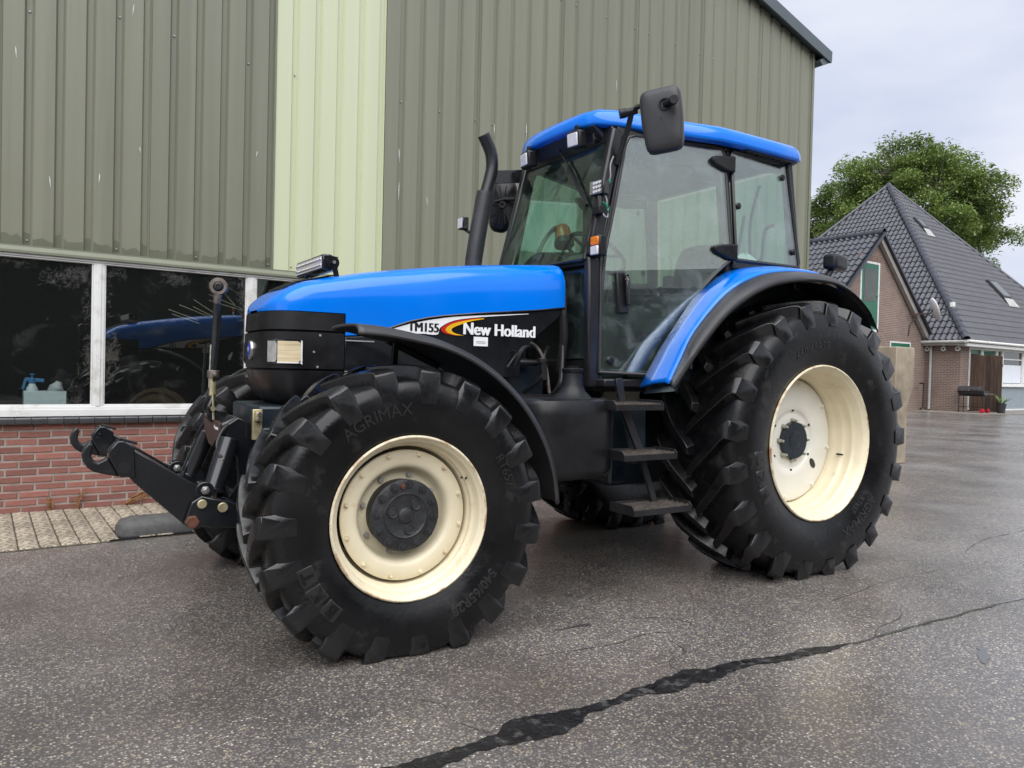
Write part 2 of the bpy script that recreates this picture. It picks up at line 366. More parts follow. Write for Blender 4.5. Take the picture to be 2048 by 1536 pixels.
# ================================================================ ground
DW = 0.05463
CD, SD = math.cos(DW), math.sin(DW)
def W(s, t, z=0.0): return (s*CD - t*SD, s*SD + t*CD, z)      # yard frame (parallel to the shed) to world
o = MB().poly([(-600,-600,-0.03),(600,-600,-0.03),(600,600,-0.03),(-600,600,-0.03)]).build('meadow', M['meadow'], smooth=0); tag(o, kind='structure')
o = MB().poly([W(-62,-60), W(45,-60), W(45,48), W(-62,48)]).build('yard_pavement', M['asphalt'], smooth=0); tag(o, kind='structure')
o = MB().poly([W(-60,-12.8,0.004), W(-27.2,-12.8,0.004), W(-27.0,-9.4,0.004), W(-33,-8.6,0.004), W(-60,-8.4,0.004)]).build('concrete_apron', M['apron'], smooth=0); tag(o, kind='structure')

def ribbon(path, width, z, name, mt, jit=0.5, label=None, cat=None, kind='structure', seed=1):
    rg = random.Random(seed); P = smoothpath(path, 22); a, b = [], []
    n = len(P)
    for i, p in enumerate(P):
        d = (P[min(i+1, n-1)] - P[max(i-1, 0)]).normalized(); nn = Vector((-d.y, d.x))
        wv = width(i/(n-1)) if callable(width) else width
        q = V(p.x*7, p.y*7, seed*3.7); q2 = q*4.2; l = wv * (0.5 + jit * (mnoise.noise(q) + 0.5*mnoise.noise(q2))); r = wv * (0.5 + jit * (mnoise.noise(q+V(9,0,0)) + 0.5*mnoise.noise(q2+V(0,9,0))))
        l, r = max(l, 0.0006), max(r, 0.0006); c = Vector((p.x, p.y)) + nn * wv * jit * 0.6 * (mnoise.noise(q*0.6+V(0,0,5)) + (rg.random()-0.5)*(0.8 if wv < 0.03 else 0.1))
        a.append((*(c + nn * l), z)); b.append((*(c - nn * r), z))
    m = MB().loft([a, b]); o = m.build(name, mt, smooth=0); tag(o, label, cat, kind=kind); return o
# bitumen-sealed crack across the foreground
seal = [(3.60,2.00),(3.24,1.985),(3.05,1.972),(2.74,1.945),(2.43,1.925),(2.12,1.897),(1.78,1.893),(1.38,1.925),(1.10,1.958),(0.92,1.968)]
ribbon(seal, lambda t: 0.102 * (1.15 - 0.3*t) * (1 if t < 0.75 else max(0.08, 1 - (t-0.75)*3.7)) * (0.85 + 0.3*math.sin(t*23)), 0.004, 'crack_sealing', M['bitumen'], 0.36, seed=4)
ribbon([(0.92,1.975),(0.72,1.972),(0.54,1.980),(0.30,1.976),(0.09,1.986),(-0.3,1.988),(-0.7,2.0),(-1.4,1.99),(-2.4,2.05)], 0.013, 0.004, 'wet_crack', M['puddle'], 0.9, seed=5)
rc = random.Random(21)
for k, pts in enumerate([
    [(3.0,1.5),(2.9,1.62),(2.93,1.74),(2.86,1.9)], [(2.35,1.38),(2.1,1.42),(1.9,1.44),(1.7,1.41),(1.52,1.47)], [(1.52,1.47),(1.40,1.40),(1.45,1.28),(1.60,1.20)],
    [(1.9,1.83),(1.85,1.72),(1.7,1.66),(1.66,1.5)], 
    [(0.4,1.50),(0.1,1.46),(-0.3,1.40),(-0.9,1.41)], [(-1.6,1.2),(-2.2,1.05),(-3.0,1.0),(-3.8,0.7)],
    [(0.75,1.98),(0.6,1.90),(0.35,1.86),(0.2,1.78)], [(-3.0,2.0),(-3.6,1.5),(-4.4,1.3),(-5.6,0.6)]]):
    ribbon(pts, 0.0036, 0.0025, 'hairline_crack', M['crack'], 1.3, seed=30+k)
ribbon([(2.06,1.15),(2.0,1.16),(1.92,1.155),(1.86,1.165)], 0.018, 0.0025, 'damp_patch', M['crack'], 0.9, seed=61)
ribbon([(0.62,2.42),(0.5,2.36),(0.42,2.30),(0.36,2.28)], lambda t: 0.05*math.sin(math.pi*min(1,t+0.1)), 0.0025, 'shallow_puddle', M['puddle'], 0.6, seed=62)

# ================================================================ shed
TW = -3.347
shed = empty('shed', 'large olive green corrugated steel shed with a pale green stripe and red brick base', 'shed', (0,0,0), DW)
S_L, S_R = 6.6, -6.43
def roof_z(s): return 6.42 + 0.262 * (s + 6.43) if s < 4.6 else 6.42 + 0.262 * 11.03 - 0.262 * (s - 4.6)
def sheet_mesh(s1, s0, z0, bays, mt):
    """s1 > s0; profile: broad pan forward, narrow trough back."""
    p = (s1 - s0) / bays; prof = []
    for k in range(bays):
        b = s1 - k * p
        prof += [(b, 0.0), (b - 0.66*p, 0.0), (b - 0.735*p, -0.032), (b - 0.915*p, -0.032)]
    prof.append((s0 + 0.002, 0.0))
    a = [(s, TW + d, z0) for s, d in prof]; b = [(s, TW + d, roof_z(s)) for s, d in prof]
    return MB().loft([a, b])
bounds = [(6.43,5.357),(5.357,4.284),(4.284,3.211),(3.211,2.138)]
for a, b in bounds: sheet_mesh(a, b, 2.16, 5, None).build('cladding_sheet', M['sheet'], shed, smooth=0, fix=False)
o = sheet_mesh(2.136, 1.008, 2.16, 5, None).build('cladding_sheet', M['light_sheet'], shed, smooth=0, fix=False); tag(o, 'pale green corrugated cladding sheet')
for a, b in [(1.004,-0.15),(-0.15,-1.33),(-1.33,-2.57),(-2.57,-3.83),(-3.83,-5.12),(-5.12,-6.41)]:
    sheet_mesh(a, b, 2.16, 5, None).build('cladding_sheet', M['sheet'], shed, smooth=0, fix=False)
    MB().box(b-0.004, b+0.006, TW+0.001, TW+0.004, 2.17, roof_z(b)-0.1).build('sheet_seam', M['sheet_wet'], shed, smooth=0)
# pale strip edges and corner flashing
MB().box(2.132, 2.150, TW-0.002, TW+0.004, 2.16, roof_z(2.1)).build('edge_strip', M['flash'], shed, smooth=0)
MB().box(S_R-0.02, S_R+0.03, TW-0.02, TW+0.012, 2.0, roof_z(S_R)).build('corner_flashing', M['flash'], shed, bevel=0.004)
MB().box(S_R-0.02, S_R+0.012, TW-0.18, TW-0.02, 2.0, roof_z(S_R)).build('corner_flashing', M['flash'], shed, bevel=0.004)
# splash stain along the foot of the cladding: irregular darker tide mark
rs = random.Random(3)
mb = MB(); p = 0.2146
for k in range(20):
    b = 6.43 - k * p
    h = [0.035 + 0.05*rs.random() for _ in range(6)]
    xs = [b, b-0.16*p, b-0.33*p, b-0.5*p, b-0.65*p]
    lo = [(x, TW+0.0015, 2.165) for x in xs]; hi = [(x, TW+0.0015, 2.165 + h[i]) for i, x in enumerate(xs)]
    mb.loft([lo, hi])
    lo = [(b-0.74*p, TW-0.0305, 2.165), (b-0.91*p, TW-0.0305, 2.165)]; mb.loft([lo, [(x, y, 2.165 + 0.09 + 0.03*rs.random()) for x, y, z in lo]])
o = mb.build('tide_mark', M['sheet_wet'], shed, smooth=0); tag(o, kind='stuff')
# fixing screws (a few pixels each) joined
mb = MB()
def screw(s, z, d=-0.032): mb.lathe([(0, 0.010), (0.004, 0.010), (0.010, 0.0055), (0.013, 0.005), (0.013, 0)], (s, TW + d, z), (0, 1, 0), 8)
def trough(k): return 6.43 - k*p - 0.825*p
for k in (8, 10, 13, 16, 19): screw(trough(k), 2.205)
for k, z in ((10, 4.03), (13, 4.17), (15, 4.13), (18, 4.05)): screw(trough(k), z)
for j in range(3): screw(2.136 - (j*1.6+0.825)*0.2256, 4.05); screw(2.136 - (j*1.6+0.825)*0.2256, 2.205)
for a, b in [(1.004,-0.15),(-0.15,-1.33),(-1.33,-2.57),(-2.57,-3.83),(-3.83,-5.12)]:
    for j in (0, 2, 4):
        screw(a - (j+0.825)*(a-b)/5, 4.05); screw(a - (j+0.825)*(a-b)/5, 5.75)
o = mb.build('fixing_screws', M['screw'], shed); tag(o, kind='stuff')
# bird-dropping streaks
mb = MB(); rs = random.Random(8)
for s, z, l in [(4.2,3.72,.09),(3.36,4.3,.1),(3.3,4.42,.06),(3.6,2.82,.08),(3.96,2.74,.1),(3.3,3.1,.05),(2.3,3.25,.06),(0.84,3.55,.14),(0.83,3.2,.2),(-0.35,4.05,.14),(-0.8,4.15,.2),(-0.85,3.55,.3),(-2.2,5.0,.15),(-3.4,4.8,.14),(-4.2,4.2,.2),(-5.9,4.2,.12),(0.5,3.1,.1),(-2.8,4.4,.1)]:
    n = 6; dx = (rs.random()-0.5)*0.03
    wv = [k*0.6 for k in (0.0015, 0.005, 0.006, 0.004, 0.002, 0.0008)]
    a = [(s + dx*i/n + wv[i], TW+0.0045, z - l*i/5) for i in range(n)]; b = [(s + dx*i/n - wv[i], TW+0.0045, z - l*i/5) for i in range(n)]
    mb.loft([a, b])
o = mb.build('streak_marks', M['droppings'], shed, smooth=0); tag(o, kind='stuff')
# verge flashing, gutter and roof
def verge_pts(off, z): return [(s, off, roof_z(s) + z) for s in (4.6, -6.72)]
mb = MB()
for s0, s1 in ((4.6, -6.72), (16.0, 4.6)):
    vs = []
    for s in (s0, s1):
        z = roof_z(s); vs.append([(s, TW+0.13, z-0.03), (s, TW+0.14, z+0.14), (s, TW-0.15, z+0.16), (s, TW-0.15, z+0.13), (s, TW+0.10, z+0.12), (s, TW+0.10, z-0.03)])
    mb.loft(vs, closed=True, caps=True)
mb.build('verge_flashing', M['verge'], shed, smooth=0)
MB().prism([(-6.44,6.30),(-6.66,6.42),(-6.76,6.42),(-6.76,6.34),(-6.52,6.24)], 'xz', TW-14, TW+0.10).build('gutter', M['verge'], shed, smooth=0)
MB().box(-6.77, -6.70, TW+0.02, TW+0.11, 6.36, 6.43).build('gutter_end', M['black_plastic'], shed, bevel=0.01)
mb = MB()
for s0, s1 in ((4.6, -6.7), (16.0, 4.6)):
    mb.loft([[(s0, TW+0.05, roof_z(s0)+0.08), (s1, TW+0.05, roof_z(s1)+0.08)], [(s0, TW-30, roof_z(s0)+0.08), (s1, TW-30, roof_z(s1)+0.08)]])
mb.build('roof', M['verge'], shed, smooth=0, solid=0.06)
# side and rear walls
mb = MB(); n = 140
a = []; b = []
for k in range(n+1):
    t = TW - 0.18 - 29*k/n; d = 0.03 if k % 2 else 0
    a.append((S_R + 0.01 - d, t, 0)); b.append((S_R + 0.01 - d, t, roof_z(S_R)))
mb.loft([a, b]); mb.build('side_wall', M['sheet'], shed, smooth=0)
MB().box(6.43, 15.8, TW-0.2, TW-0.0, 0, 6.9).build('side_wall', M['sheet'], shed, smooth=0)

# window band
def fr(name, s0, s1, t0, t1, z0, z1, mt='white_paint', bev=0.004): return MB().box(s0, s1, t0, t1, z0, z1).build(name, M[mt], shed, bevel=bev)
MB().prism([(TW-0.05,2.10),(TW+0.035,2.095),(TW+0.035,2.115),(TW+0.002,2.150),(TW+0.002,2.163),(TW-0.05,2.163)], 'yz', S_R+0.03, 6.43).build('drip_flashing', M['flash'], shed, smooth=0)
fr('dark_gap', S_R+0.03, 6.43, TW-0.06, TW-0.035, 2.15, 2.20, 'black_plastic', 0)
fr('window_head', S_R+0.03, 6.43, TW-0.05, TW+0.015, 2.074, 2.096)
fr('window_head', S_R+0.03, 6.43, TW-0.06, TW+0.004, 2.060, 2.0735)
fr('window_sill', S_R+0.03, 6.43, TW-0.06, TW+0.025, 0.785, 0.845)
fr('window_sill', S_R+0.03, 6.43, TW-0.06, TW+0.010, 0.8455, 0.868)
mull = [6.10, 4.845, 3.592, 2.33, 1.07, -0.19, -1.45, -2.71, -3.97, -5.23, -6.38]
for m_ in mull:
    fr('mullion', m_-0.041, m_+0.041, TW-0.055, TW+0.006, 0.868, 2.060)
    fr('mullion_bead', m_-0.016, m_+0.016, TW+0.006, TW+0.016, 0.868, 2.060, bev=0.003)
for a, b in zip(mull, mull[1:]):
    MB().box(b+0.041, a-0.041, TW-0.035, TW-0.030, 0.868, 2.060).build('window_pane', M['shed_glass'], shed, smooth=0)
    fr('glazing_bead', b+0.041, a-0.041, TW-0.030, TW-0.004, 0.868, 0.882, bev=0.003)
    for e in (b+0.041, a-0.053): fr('glazing_bead', e, e+0.012, TW-0.030, TW-0.006, 0.882, 2.060, bev=0.003)
# cobwebs: clumps of fine threads in the window corners, in front of the glass
mb = MB(); rs = random.Random(5)
def web(s, z, rx, rz, n):
    for _ in range(int(n*0.6)):
        a = rs.uniform(0, 2*math.pi); q = rs.random() ** 0.7; x, y = s + rx*q*math.cos(a), z + rz*q*math.sin(a)
        for _k in range(3):
            d = rs.uniform(0, math.pi); l = rs.uniform(0.008, 0.030); ww = rs.uniform(0.00018, 0.0004)
            dx, dz = math.cos(d)*l, math.sin(d)*l; nx, nz_ = -math.sin(d)*ww, math.cos(d)*ww
            y0 = TW - 0.026 + rs.random()*0.008
            mb.add([(x-dx+nx, y0, y-dz+nz_), (x-dx-nx, y0, y-dz-nz_), (x+dx-nx, y0+0.002, y+dz-nz_), (x+dx+nx, y0+0.002, y+dz+nz_)], [(0,1,2,3)])
for a in [(3.70,1.98,.13,.09,170),(3.85,1.93,.18,.09,160),(3.66,1.72,.05,.2,60),(3.66,1.30,.06,.16,110),(3.51,1.30,.09,.24,260),(3.52,1.75,.04,.2,40),(3.00,2.0,.14,.07,150),(2.62,1.99,.14,.08,120),(2.40,1.93,.05,.15,110),(2.39,1.5,.04,.3,60),(3.48,2.0,.12,.06,70),(4.15,2.02,.3,.05,60),(3.75,0.9,.12,.05,50),(2.26,1.9,.05,.14,40),(4.0,1.4,.35,.5,5)]: web(*a)
o = mb.build('cobweb', M['cobweb'], shed, smooth=0, fix=False); tag(o, kind='stuff')
# workshop room behind the glass
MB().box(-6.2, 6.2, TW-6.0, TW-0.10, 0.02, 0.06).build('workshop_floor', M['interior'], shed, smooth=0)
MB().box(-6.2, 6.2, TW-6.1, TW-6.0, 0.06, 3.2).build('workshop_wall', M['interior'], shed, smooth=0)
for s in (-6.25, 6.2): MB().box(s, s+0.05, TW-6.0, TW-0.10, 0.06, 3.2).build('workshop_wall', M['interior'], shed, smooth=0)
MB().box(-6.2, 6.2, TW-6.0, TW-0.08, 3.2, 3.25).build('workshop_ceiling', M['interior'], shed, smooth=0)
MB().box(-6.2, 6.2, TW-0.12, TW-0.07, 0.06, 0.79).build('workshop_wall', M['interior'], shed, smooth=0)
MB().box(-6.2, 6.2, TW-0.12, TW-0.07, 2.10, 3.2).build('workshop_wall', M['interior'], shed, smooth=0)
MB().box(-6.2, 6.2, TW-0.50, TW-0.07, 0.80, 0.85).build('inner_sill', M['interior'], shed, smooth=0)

# brick base: every brick of the part in view is its own object
def brick_shape(l, h, d=0.03, c=0.005):
    x, z = l/2, h/2
    vs = [(-x,-d,-z),(x,-d,-z),(x,-d,z),(-x,-d,z), (-x,-c,-z),(x,-c,-z),(x,-c,z),(-x,-c,z), (-x+c,0,-z+c),(x-c,0,-z+c),(x-c,0,z-c),(-x+c,0,z-c)]
    fs = [(4,5,1,0),(5,6,2,1),(6,7,3,2),(7,4,0,3),(8,9,5,4),(9,10,6,5),(10,11,7,6),(11,8,4,7),(11,10,9,8)]
    return vs, [tuple(reversed(f)) for f in fs]
wall = MB().box(S_R+0.02, 6.43, TW-0.12, TW-0.005, 0.0, 0.732).build('brick_wall', M['mortar'], shed, smooth=0)
bm_ = MB().add(*brick_shape(0.207, 0.0485)).mesh('brick', M['brick'], smooth=0, fix=True)
rs = random.Random(17); rest = MB(); cz = 0.0610; cl = 0.2195
for c in range(12):
    z = c*cz + 0.0305; offs = [0.0, 0.5, 0.08, 0.58][c % 4] * cl
    x = S_R + 0.13 + offs; 
    while x < 6.3:
        j = rs.uniform(-0.002, 0.002)
        if 2.35 < x < 5.55: inst('brick', bm_, wall, (x, TW + rs.uniform(-0.002, 0.003), z + j), (0, rs.uniform(-0.006, 0.006), rs.uniform(-0.006, 0.006)))
        else:
            vs, fs = brick_shape(0.209, 0.0505); rest.add([(a+x, b+TW, d+z) for a, b, d in vs], fs)
        x += cl
o = rest.build('brick_run', M['brick'], wall, smooth=0); tag(o, kind='stuff')
# glazed sill tiles on the brickwork
ledge = MB().box(S_R+0.02, 6.43, TW-0.10, TW+0.012, 0.734, 0.783).build('sill_bed', M['mortar'], shed, smooth=0)
tm = MB().prism([(-0.05,0.0),(0.050,-0.012),(0.055,0.0),(0.055,0.030),(0.045,0.040),(-0.05,0.046)], 'yz', -0.052, 0.052).mesh('sill_tile', M['black_tile'], 25)
x = 6.35
while x > S_R + 0.1:
    if 2.2 < x < 6.4 : inst('sill_tile', tm, ledge, (x, TW, 0.738), (0, rs.uniform(-0.01, 0.01), 0))
    x -= 0.1115
MB().box(S_R+0.02, 2.15, TW-0.05, TW+0.05, 0.740, 0.784).build('sill_tile_run', M['black_tile'], ledge, bevel=0.006)

# ================================================================ paving strip along the shed
strip = MB().box(-6.4, 6.6, TW, -1.945, -0.02, 0.004).build('paving_strip', M['sand'], None, smooth=0); strip.rotation_euler = (0, 0, DW)
tag(strip, kind='structure')
def paver_shape(l, wd, h=0.012, c=0.006):
    x, y = wd/2, l/2
    vs = [(-x,-y,0),(x,-y,0),(x,y,0),(-x,y,0),(-x,-y,h-c),(x,-y,h-c),(x,y,h-c),(-x,y,h-c),(-x+c,-y+c,h),(x-c,-y+c,h),(x-c,y-c,h),(-x+c,y-c,h)]
    return vs, [(0,1,5,4),(1,2,6,5),(2,3,7,6),(3,0,4,7),(4,5,9,8),(5,6,10,9),(6,7,11,10),(7,4,8,11),(8,9,10,11)]
pm = MB().add(*paver_shape(0.222, 0.111)).mesh('paver', M['paver'], 0)
pmh = MB().add(*paver_shape(0.108, 0.111)).mesh('paver_half', M['paver'], 0)
rest = MB(); row = 0; s = 6.5
while s > -6.3:
    t = TW + (0.112 if row % 2 == 0 else 0.055); k = 0
    lens = ([0.222]*6 if row % 2 == 0 else [0.108] + [0.222]*5 + [0.108])
    tt = TW + 0.002
    for l in lens:
        yc = tt + l/2
        if yc + l/2 < -1.94:
            zj = 0.002 + rs.uniform(-0.002, 0.003)
            if 2.3 < s < 4.9: inst('paver', pm if l > 0.2 else pmh, strip, (s, yc, zj), (rs.uniform(-.008,.008), rs.uniform(-.008,.008), rs.uniform(-.006,.006)))
            else:
                vs, fs = paver_shape(l, 0.111); rest.add([(a+s, b+yc, d+zj) for a, b, d in vs], fs)
        tt += l + 0.010
    s -= 0.1185; row += 1
o = rest.build('paver_run', M['paver'], strip, smooth=0); tag(o, kind='stuff')
M['kerb'] = mat('grey_concrete_bar', (0.085, 0.085, 0.083), 0.6, var=0.25, vs=20, bump=0.5, bs=120)
kb = MB()
secs = []
for s_, k in ((3.60,0.55),(3.57,0.85),(3.50,1.0),(2.0,1.0),(1.95,0.7)):
    secs.append([(s_, -2.00 - 0.13 + 0.13*k*a, 0.012 + 0.115*k*b) for a, b in ((1,0),(1,0.5),(0.86,0.82),(0.55,1),(-0.55,1),(-0.86,0.82),(-1,0.5),(-1,0))])
kb.loft(secs, closed=True, caps=True)
kerb = kb.build('concrete_bar', M['kerb'], None, smooth=50); kerb.rotation_euler = (0,0,DW)
tag(kerb, 'low rounded grey concrete bar lying along the paving edge behind the front wheel', 'kerb')
bp_ = MB().box(1.9, 3.66, -2.28, -1.955, 0.003, 0.014).build('base_plate', M['black_plastic'], kerb, smooth=0)

# dry weeds at the wall foot
M['dry_weed'] = mat('dry_weed', (0.30, 0.15, 0.06), 0.9, var=0.4, vs=30)
def weed(s, t, h, n, label, lean=0.0, seed=1):
    rg = random.Random(seed); mb = MB()
    for _ in range(n):
        a = rg.uniform(0, 6.28); r = rg.uniform(0.0, 0.4)*h; hh = h * rg.uniform(0.5, 1.0)
        x0, y0 = s + rg.uniform(-.015,.015), t + rg.uniform(0,.02)
        pts = [W(x0, y0, 0.0), W(x0 + r*0.4*math.cos(a) + lean*h*0.3, y0 + 0.3*abs(r*math.sin(a)), hh*0.55), W(x0 + r*math.cos(a) + lean*h, y0 + 0.5*abs(r*math.sin(a)), hh)]
        P = smoothpath(pts, 4); mb.tube(P, [0.0016]*len(P), 4)
        for q in P[2:]:
            for _k in range(3):
                d = V(rg.uniform(-1,1), rg.uniform(-1,1), rg.uniform(-1,1)).normalized()*0.009; e = d.cross(V(rg.random(), rg.random(), rg.random())).normalized()*0.004
                mb.add([q, q+d*0.5+e, q+d, q+d*0.5-e], [(0,1,2,3)])
    o = mb.build('dry_weed', M['dry_weed'], None, fix=False); tag(o, label, 'weed', 'dried weeds at the foot of the brick wall'); return o
weed(3.92, TW+0.01, 0.13, 9, 'small dry brown weed at the foot of the brick wall, leftmost of three', seed=1)
weed(3.74, TW+0.01, 0.23, 8, 'tall dry orange weed stem against the brick wall, middle of three', lean=-0.25, seed=2)
weed(3.38, TW+0.01, 0.15, 15, 'trailing dry orange weed at the brick wall, nearest the front tyre', lean=-1.2, seed=3)

# things on the inner window sill
M['pale_stick'] = mat('pale_stick', (0.62,0.56,0.38), 0.7)
M['pale_plastic'] = mat('pale_plastic', (0.62, 0.68, 0.70), 0.5, var=0.06)
M['blue_plastic'] = mat('blue_plastic', (0.06, 0.20, 0.42), 0.4)
M['clear_jug'] = mat('cloudy_jug', (0.45, 0.47, 0.46), 0.4)
def P3(s, t, z): return V(*W(s, t, z))
ct = empty('plastic_crate', 'pale plastic box on the inner sill behind the left window pane', 'box', W(3.96, TW-0.22, 0.851), DW)
mb = MB()
for a in ((-.15,.15,-.10,-.092),(-.15,.15,.092,.10),(-.15,-.142,-.092,.092),(.142,.15,-.092,.092)): mb.box(*a, 0, 0.135)
mb.build('side', M['pale_plastic'], ct, bevel=0.003); MB().box(-.142,.142,-.092,.092,0.0,.006).build('bottom', M['pale_plastic'], ct)
sp = empty('spray_bottle', 'white spray bottle with blue pump head standing in the plastic box', 'spray bottle', W(4.05, TW-0.22, 0.858), DW)
MB().lathe([(0,0.001),(0,.042),(.15,.042),(.17,.03),(.19,.022)], (0,0,0), (0,0,1), 20).build('bottle', M['pale_plastic'], sp)
mb = MB().cyl((0,0,.19),(0,0,.235),.026,n=14); mb.bar((.05,0,.225),(-.085,0,.215),.026,.03); mb.bar((.045,0,.225),(.065,0,.14),.02,.02); mb.cyl((0,0,.235),(0,0,.265),.008); mb.cyl((0,0,.262),(0,0,.27),.02)
mb.build('pump_head', M['blue_plastic'], sp, bevel=0.003)
jg = empty('jug', 'cloudy plastic jug lying tilted in the pale box at the window', 'jug', W(3.86, TW-0.21, 0.905), DW)
mb = MB(); mb.lathe([(0,0.001),(0,.05),(.02,.055),(.10,.055),(.13,.03),(.15,.022),(.15,0.001)], (0.05,0,0.02), (-0.35,0.1,0.93), 18); mb.build('body', M['clear_jug'], jg)
stk_ = empty('stick_bundle', 'bundle of pale thin sticks hanging inside behind the middle window pane', 'sticks', W(2.7,-3.6,2.02), DW)  # pale lines in the pane, drawn as added thin rods
for (s0, z0), (s1, z1) in (((3.0,1.735),(2.73,1.655)),((2.91,1.785),(2.65,1.70)),((2.97,1.695),(2.72,1.625)),((2.79,1.775),(2.58,1.69)),((2.785,1.84),(2.56,1.715)),((2.65,1.845),(2.32,1.77)),((2.65,1.9),(2.32,1.785)),((2.47,1.98),(2.29,1.885))):
    MB().cyl((s0-2.7,0,z0-2.02),(s1-2.7,-0.06,z1-2.02),0.004,n=6).build('stick', M['pale_stick'], stk_)
MB().cyl((-0.3,-0.05,-0.2),(-0.1,-0.1,0.03),0.006,n=6).build('hanger', M['pale_stick'], stk_)
rod = MB().cyl(W(2.745,-3.22,0.0), W(2.70,-3.27,1.42), 0.012, n=10).build('steel_rod', M['bolt']); tag(rod, 'thin grey steel rod leaning upright against the window frame behind the front wheel', 'rod')  # added rod draws the thin upright line at the window
# ================================================================ tractor
tr = empty('tractor', 'large blue tractor with black hood sides and cream wheel rims parked beside the shed', 'tractor')
WB = 2.8086

def tyre_geo(prof, c_y):
    """prof: outer half (y,r) from bead to crown; built about the y axis through the origin (centre y=c_y)."""
    full = [(y, r) for y, r in prof] + [(-y, r) for y, r in reversed(prof[:-1])]
    mb = MB(); mb.lathe([(y, r) for y, r in full], (0, c_y, 0), (0, 1, 0), 96)
    return mb

LUG_PATH = [(-0.03, 0.0), (0.06, 0.0), (0.15, 0.0), (0.25, 0.0), (0.35, 0.0), (0.45, 0.0), (0.55, -0.001), (0.65, -0.002), (0.75, -0.004), (0.85, -0.007), (0.93, -0.013), (1.0, -0.026), (1.062, -0.104), (1.066, -0.15)]
def make_lugs(wheel, flip, cz, prof, c_y, top, n_lug, k_arc, wl_b, wl_t, half, phase):
    """one lug = one object: a swept bar from the crown to the shoulder with a flat, tapering end."""
    base = [(0, prof[-1][1])] + [(y, r) for y, r in reversed(prof[:-1])]
    for sd in (1, -1):
        for i in range(n_lug):
            a0 = 2*math.pi*(i + (0.5 if sd < 0 else 0))/n_lug + phase; secs = []
            for j, (t, dz) in enumerate(LUG_PATH):
                y = half * t; rt = top + dz
                if j == len(LUG_PATH)-1: rt = top - 0.155
                rb = (lerp_tab(base[:6], abs(y)) if y < half*0.95 else top - 0.05 - (t-0.95)*0.9) - 0.012
                rb = min(rb, rt - 0.004)
                tq = min(max(t, 0), 0.90); ang = a0 + k_arc * (tq ** 0.85) - 0.10*k_arc*math.sin(math.pi*tq)
                ht = wl_t*((1.0 + 1.40*max(0, t-0.45) - (0.3 if t < 0.05 else 0)) if t < 1.03 else 1.18); hb_ = ht + (wl_b - wl_t)*(1.0 if t < 1.03 else 0.7)
                secs.append([(r*math.cos(ang + da/top), c_y + sd*y, r*math.sin(ang + da/top)) for da, r in ((-hb_, rb), (-ht, rt), (ht, rt), (hb_, rb))])
            mb = MB().loft(secs, caps=True)
            if flip: mb.v = [(x, -y, z) for x, y, z in mb.v]
            squash(mb, 0, cz).build('lug', M['lug'], wheel, bevel=0.004, smooth=27)

def squash(mb, cx, cz, ground=0.001):
    vs = []
    for x, y, z in mb.v:
        wz = z + cz
        if wz < ground: wz = ground + (wz - ground)*0.02
        vs.append((x, y, wz - cz))
    mb.v = vs; return mb

def arc_text(wheel, txt, size, r0, beta, side_y, extr=0.004, bold=0.0, mt='letter', name='lettering', face=1):
    vs, fs = text_geo(txt, size, extr, bold, align='CENTER')
    out = []
    for x, y, z in vs:
        b = R_(beta) + x / (r0 + size*0.35); r = r0 + y
        out.append((-math.sin(b)*r*face, (side_y(r) + z)*1.0 if face == 1 else -(side_y(r)) - z, math.cos(b)*r))
    return MB().add(out, fs).build(name, M[mt], wheel, smooth=30)

def bolt_ring(mb, n, r, y, rad, h, ph=0, hexa=True, dirn=1):
    for i in range(n):
        a = ph + 2*math.pi*i/n; c = V(r*math.cos(a), y, r*math.sin(a))
        mb.cyl(c, c + V(0, 0.006*dirn, 0), rad*1.45, n=14); mb.cyl(c + V(0, 0.006*dirn, 0), c + V(0, h*dirn, 0), rad, n=6)
        mb.cyl(c + V(0, h*dirn, 0), c + V(0, (h+0.006)*dirn, 0), rad*0.55, n=8)

F_PROF = [(0.185,0.335),(0.208,0.352),(0.216,0.372),(0.232,0.405),(0.247,0.455),(0.250,0.505),(0.245,0.550),(0.238,0.585),(0.215,0.606),(0.140,0.618),(0.0,0.622)]
R_PROF = [(0.240,0.462),(0.268,0.485),(0.276,0.508),(0.296,0.560),(0.312,0.630),(0.314,0.700),(0.308,0.760),(0.295,0.803),(0.265,0.830),(0.160,0.843),(0.0,0.848)]

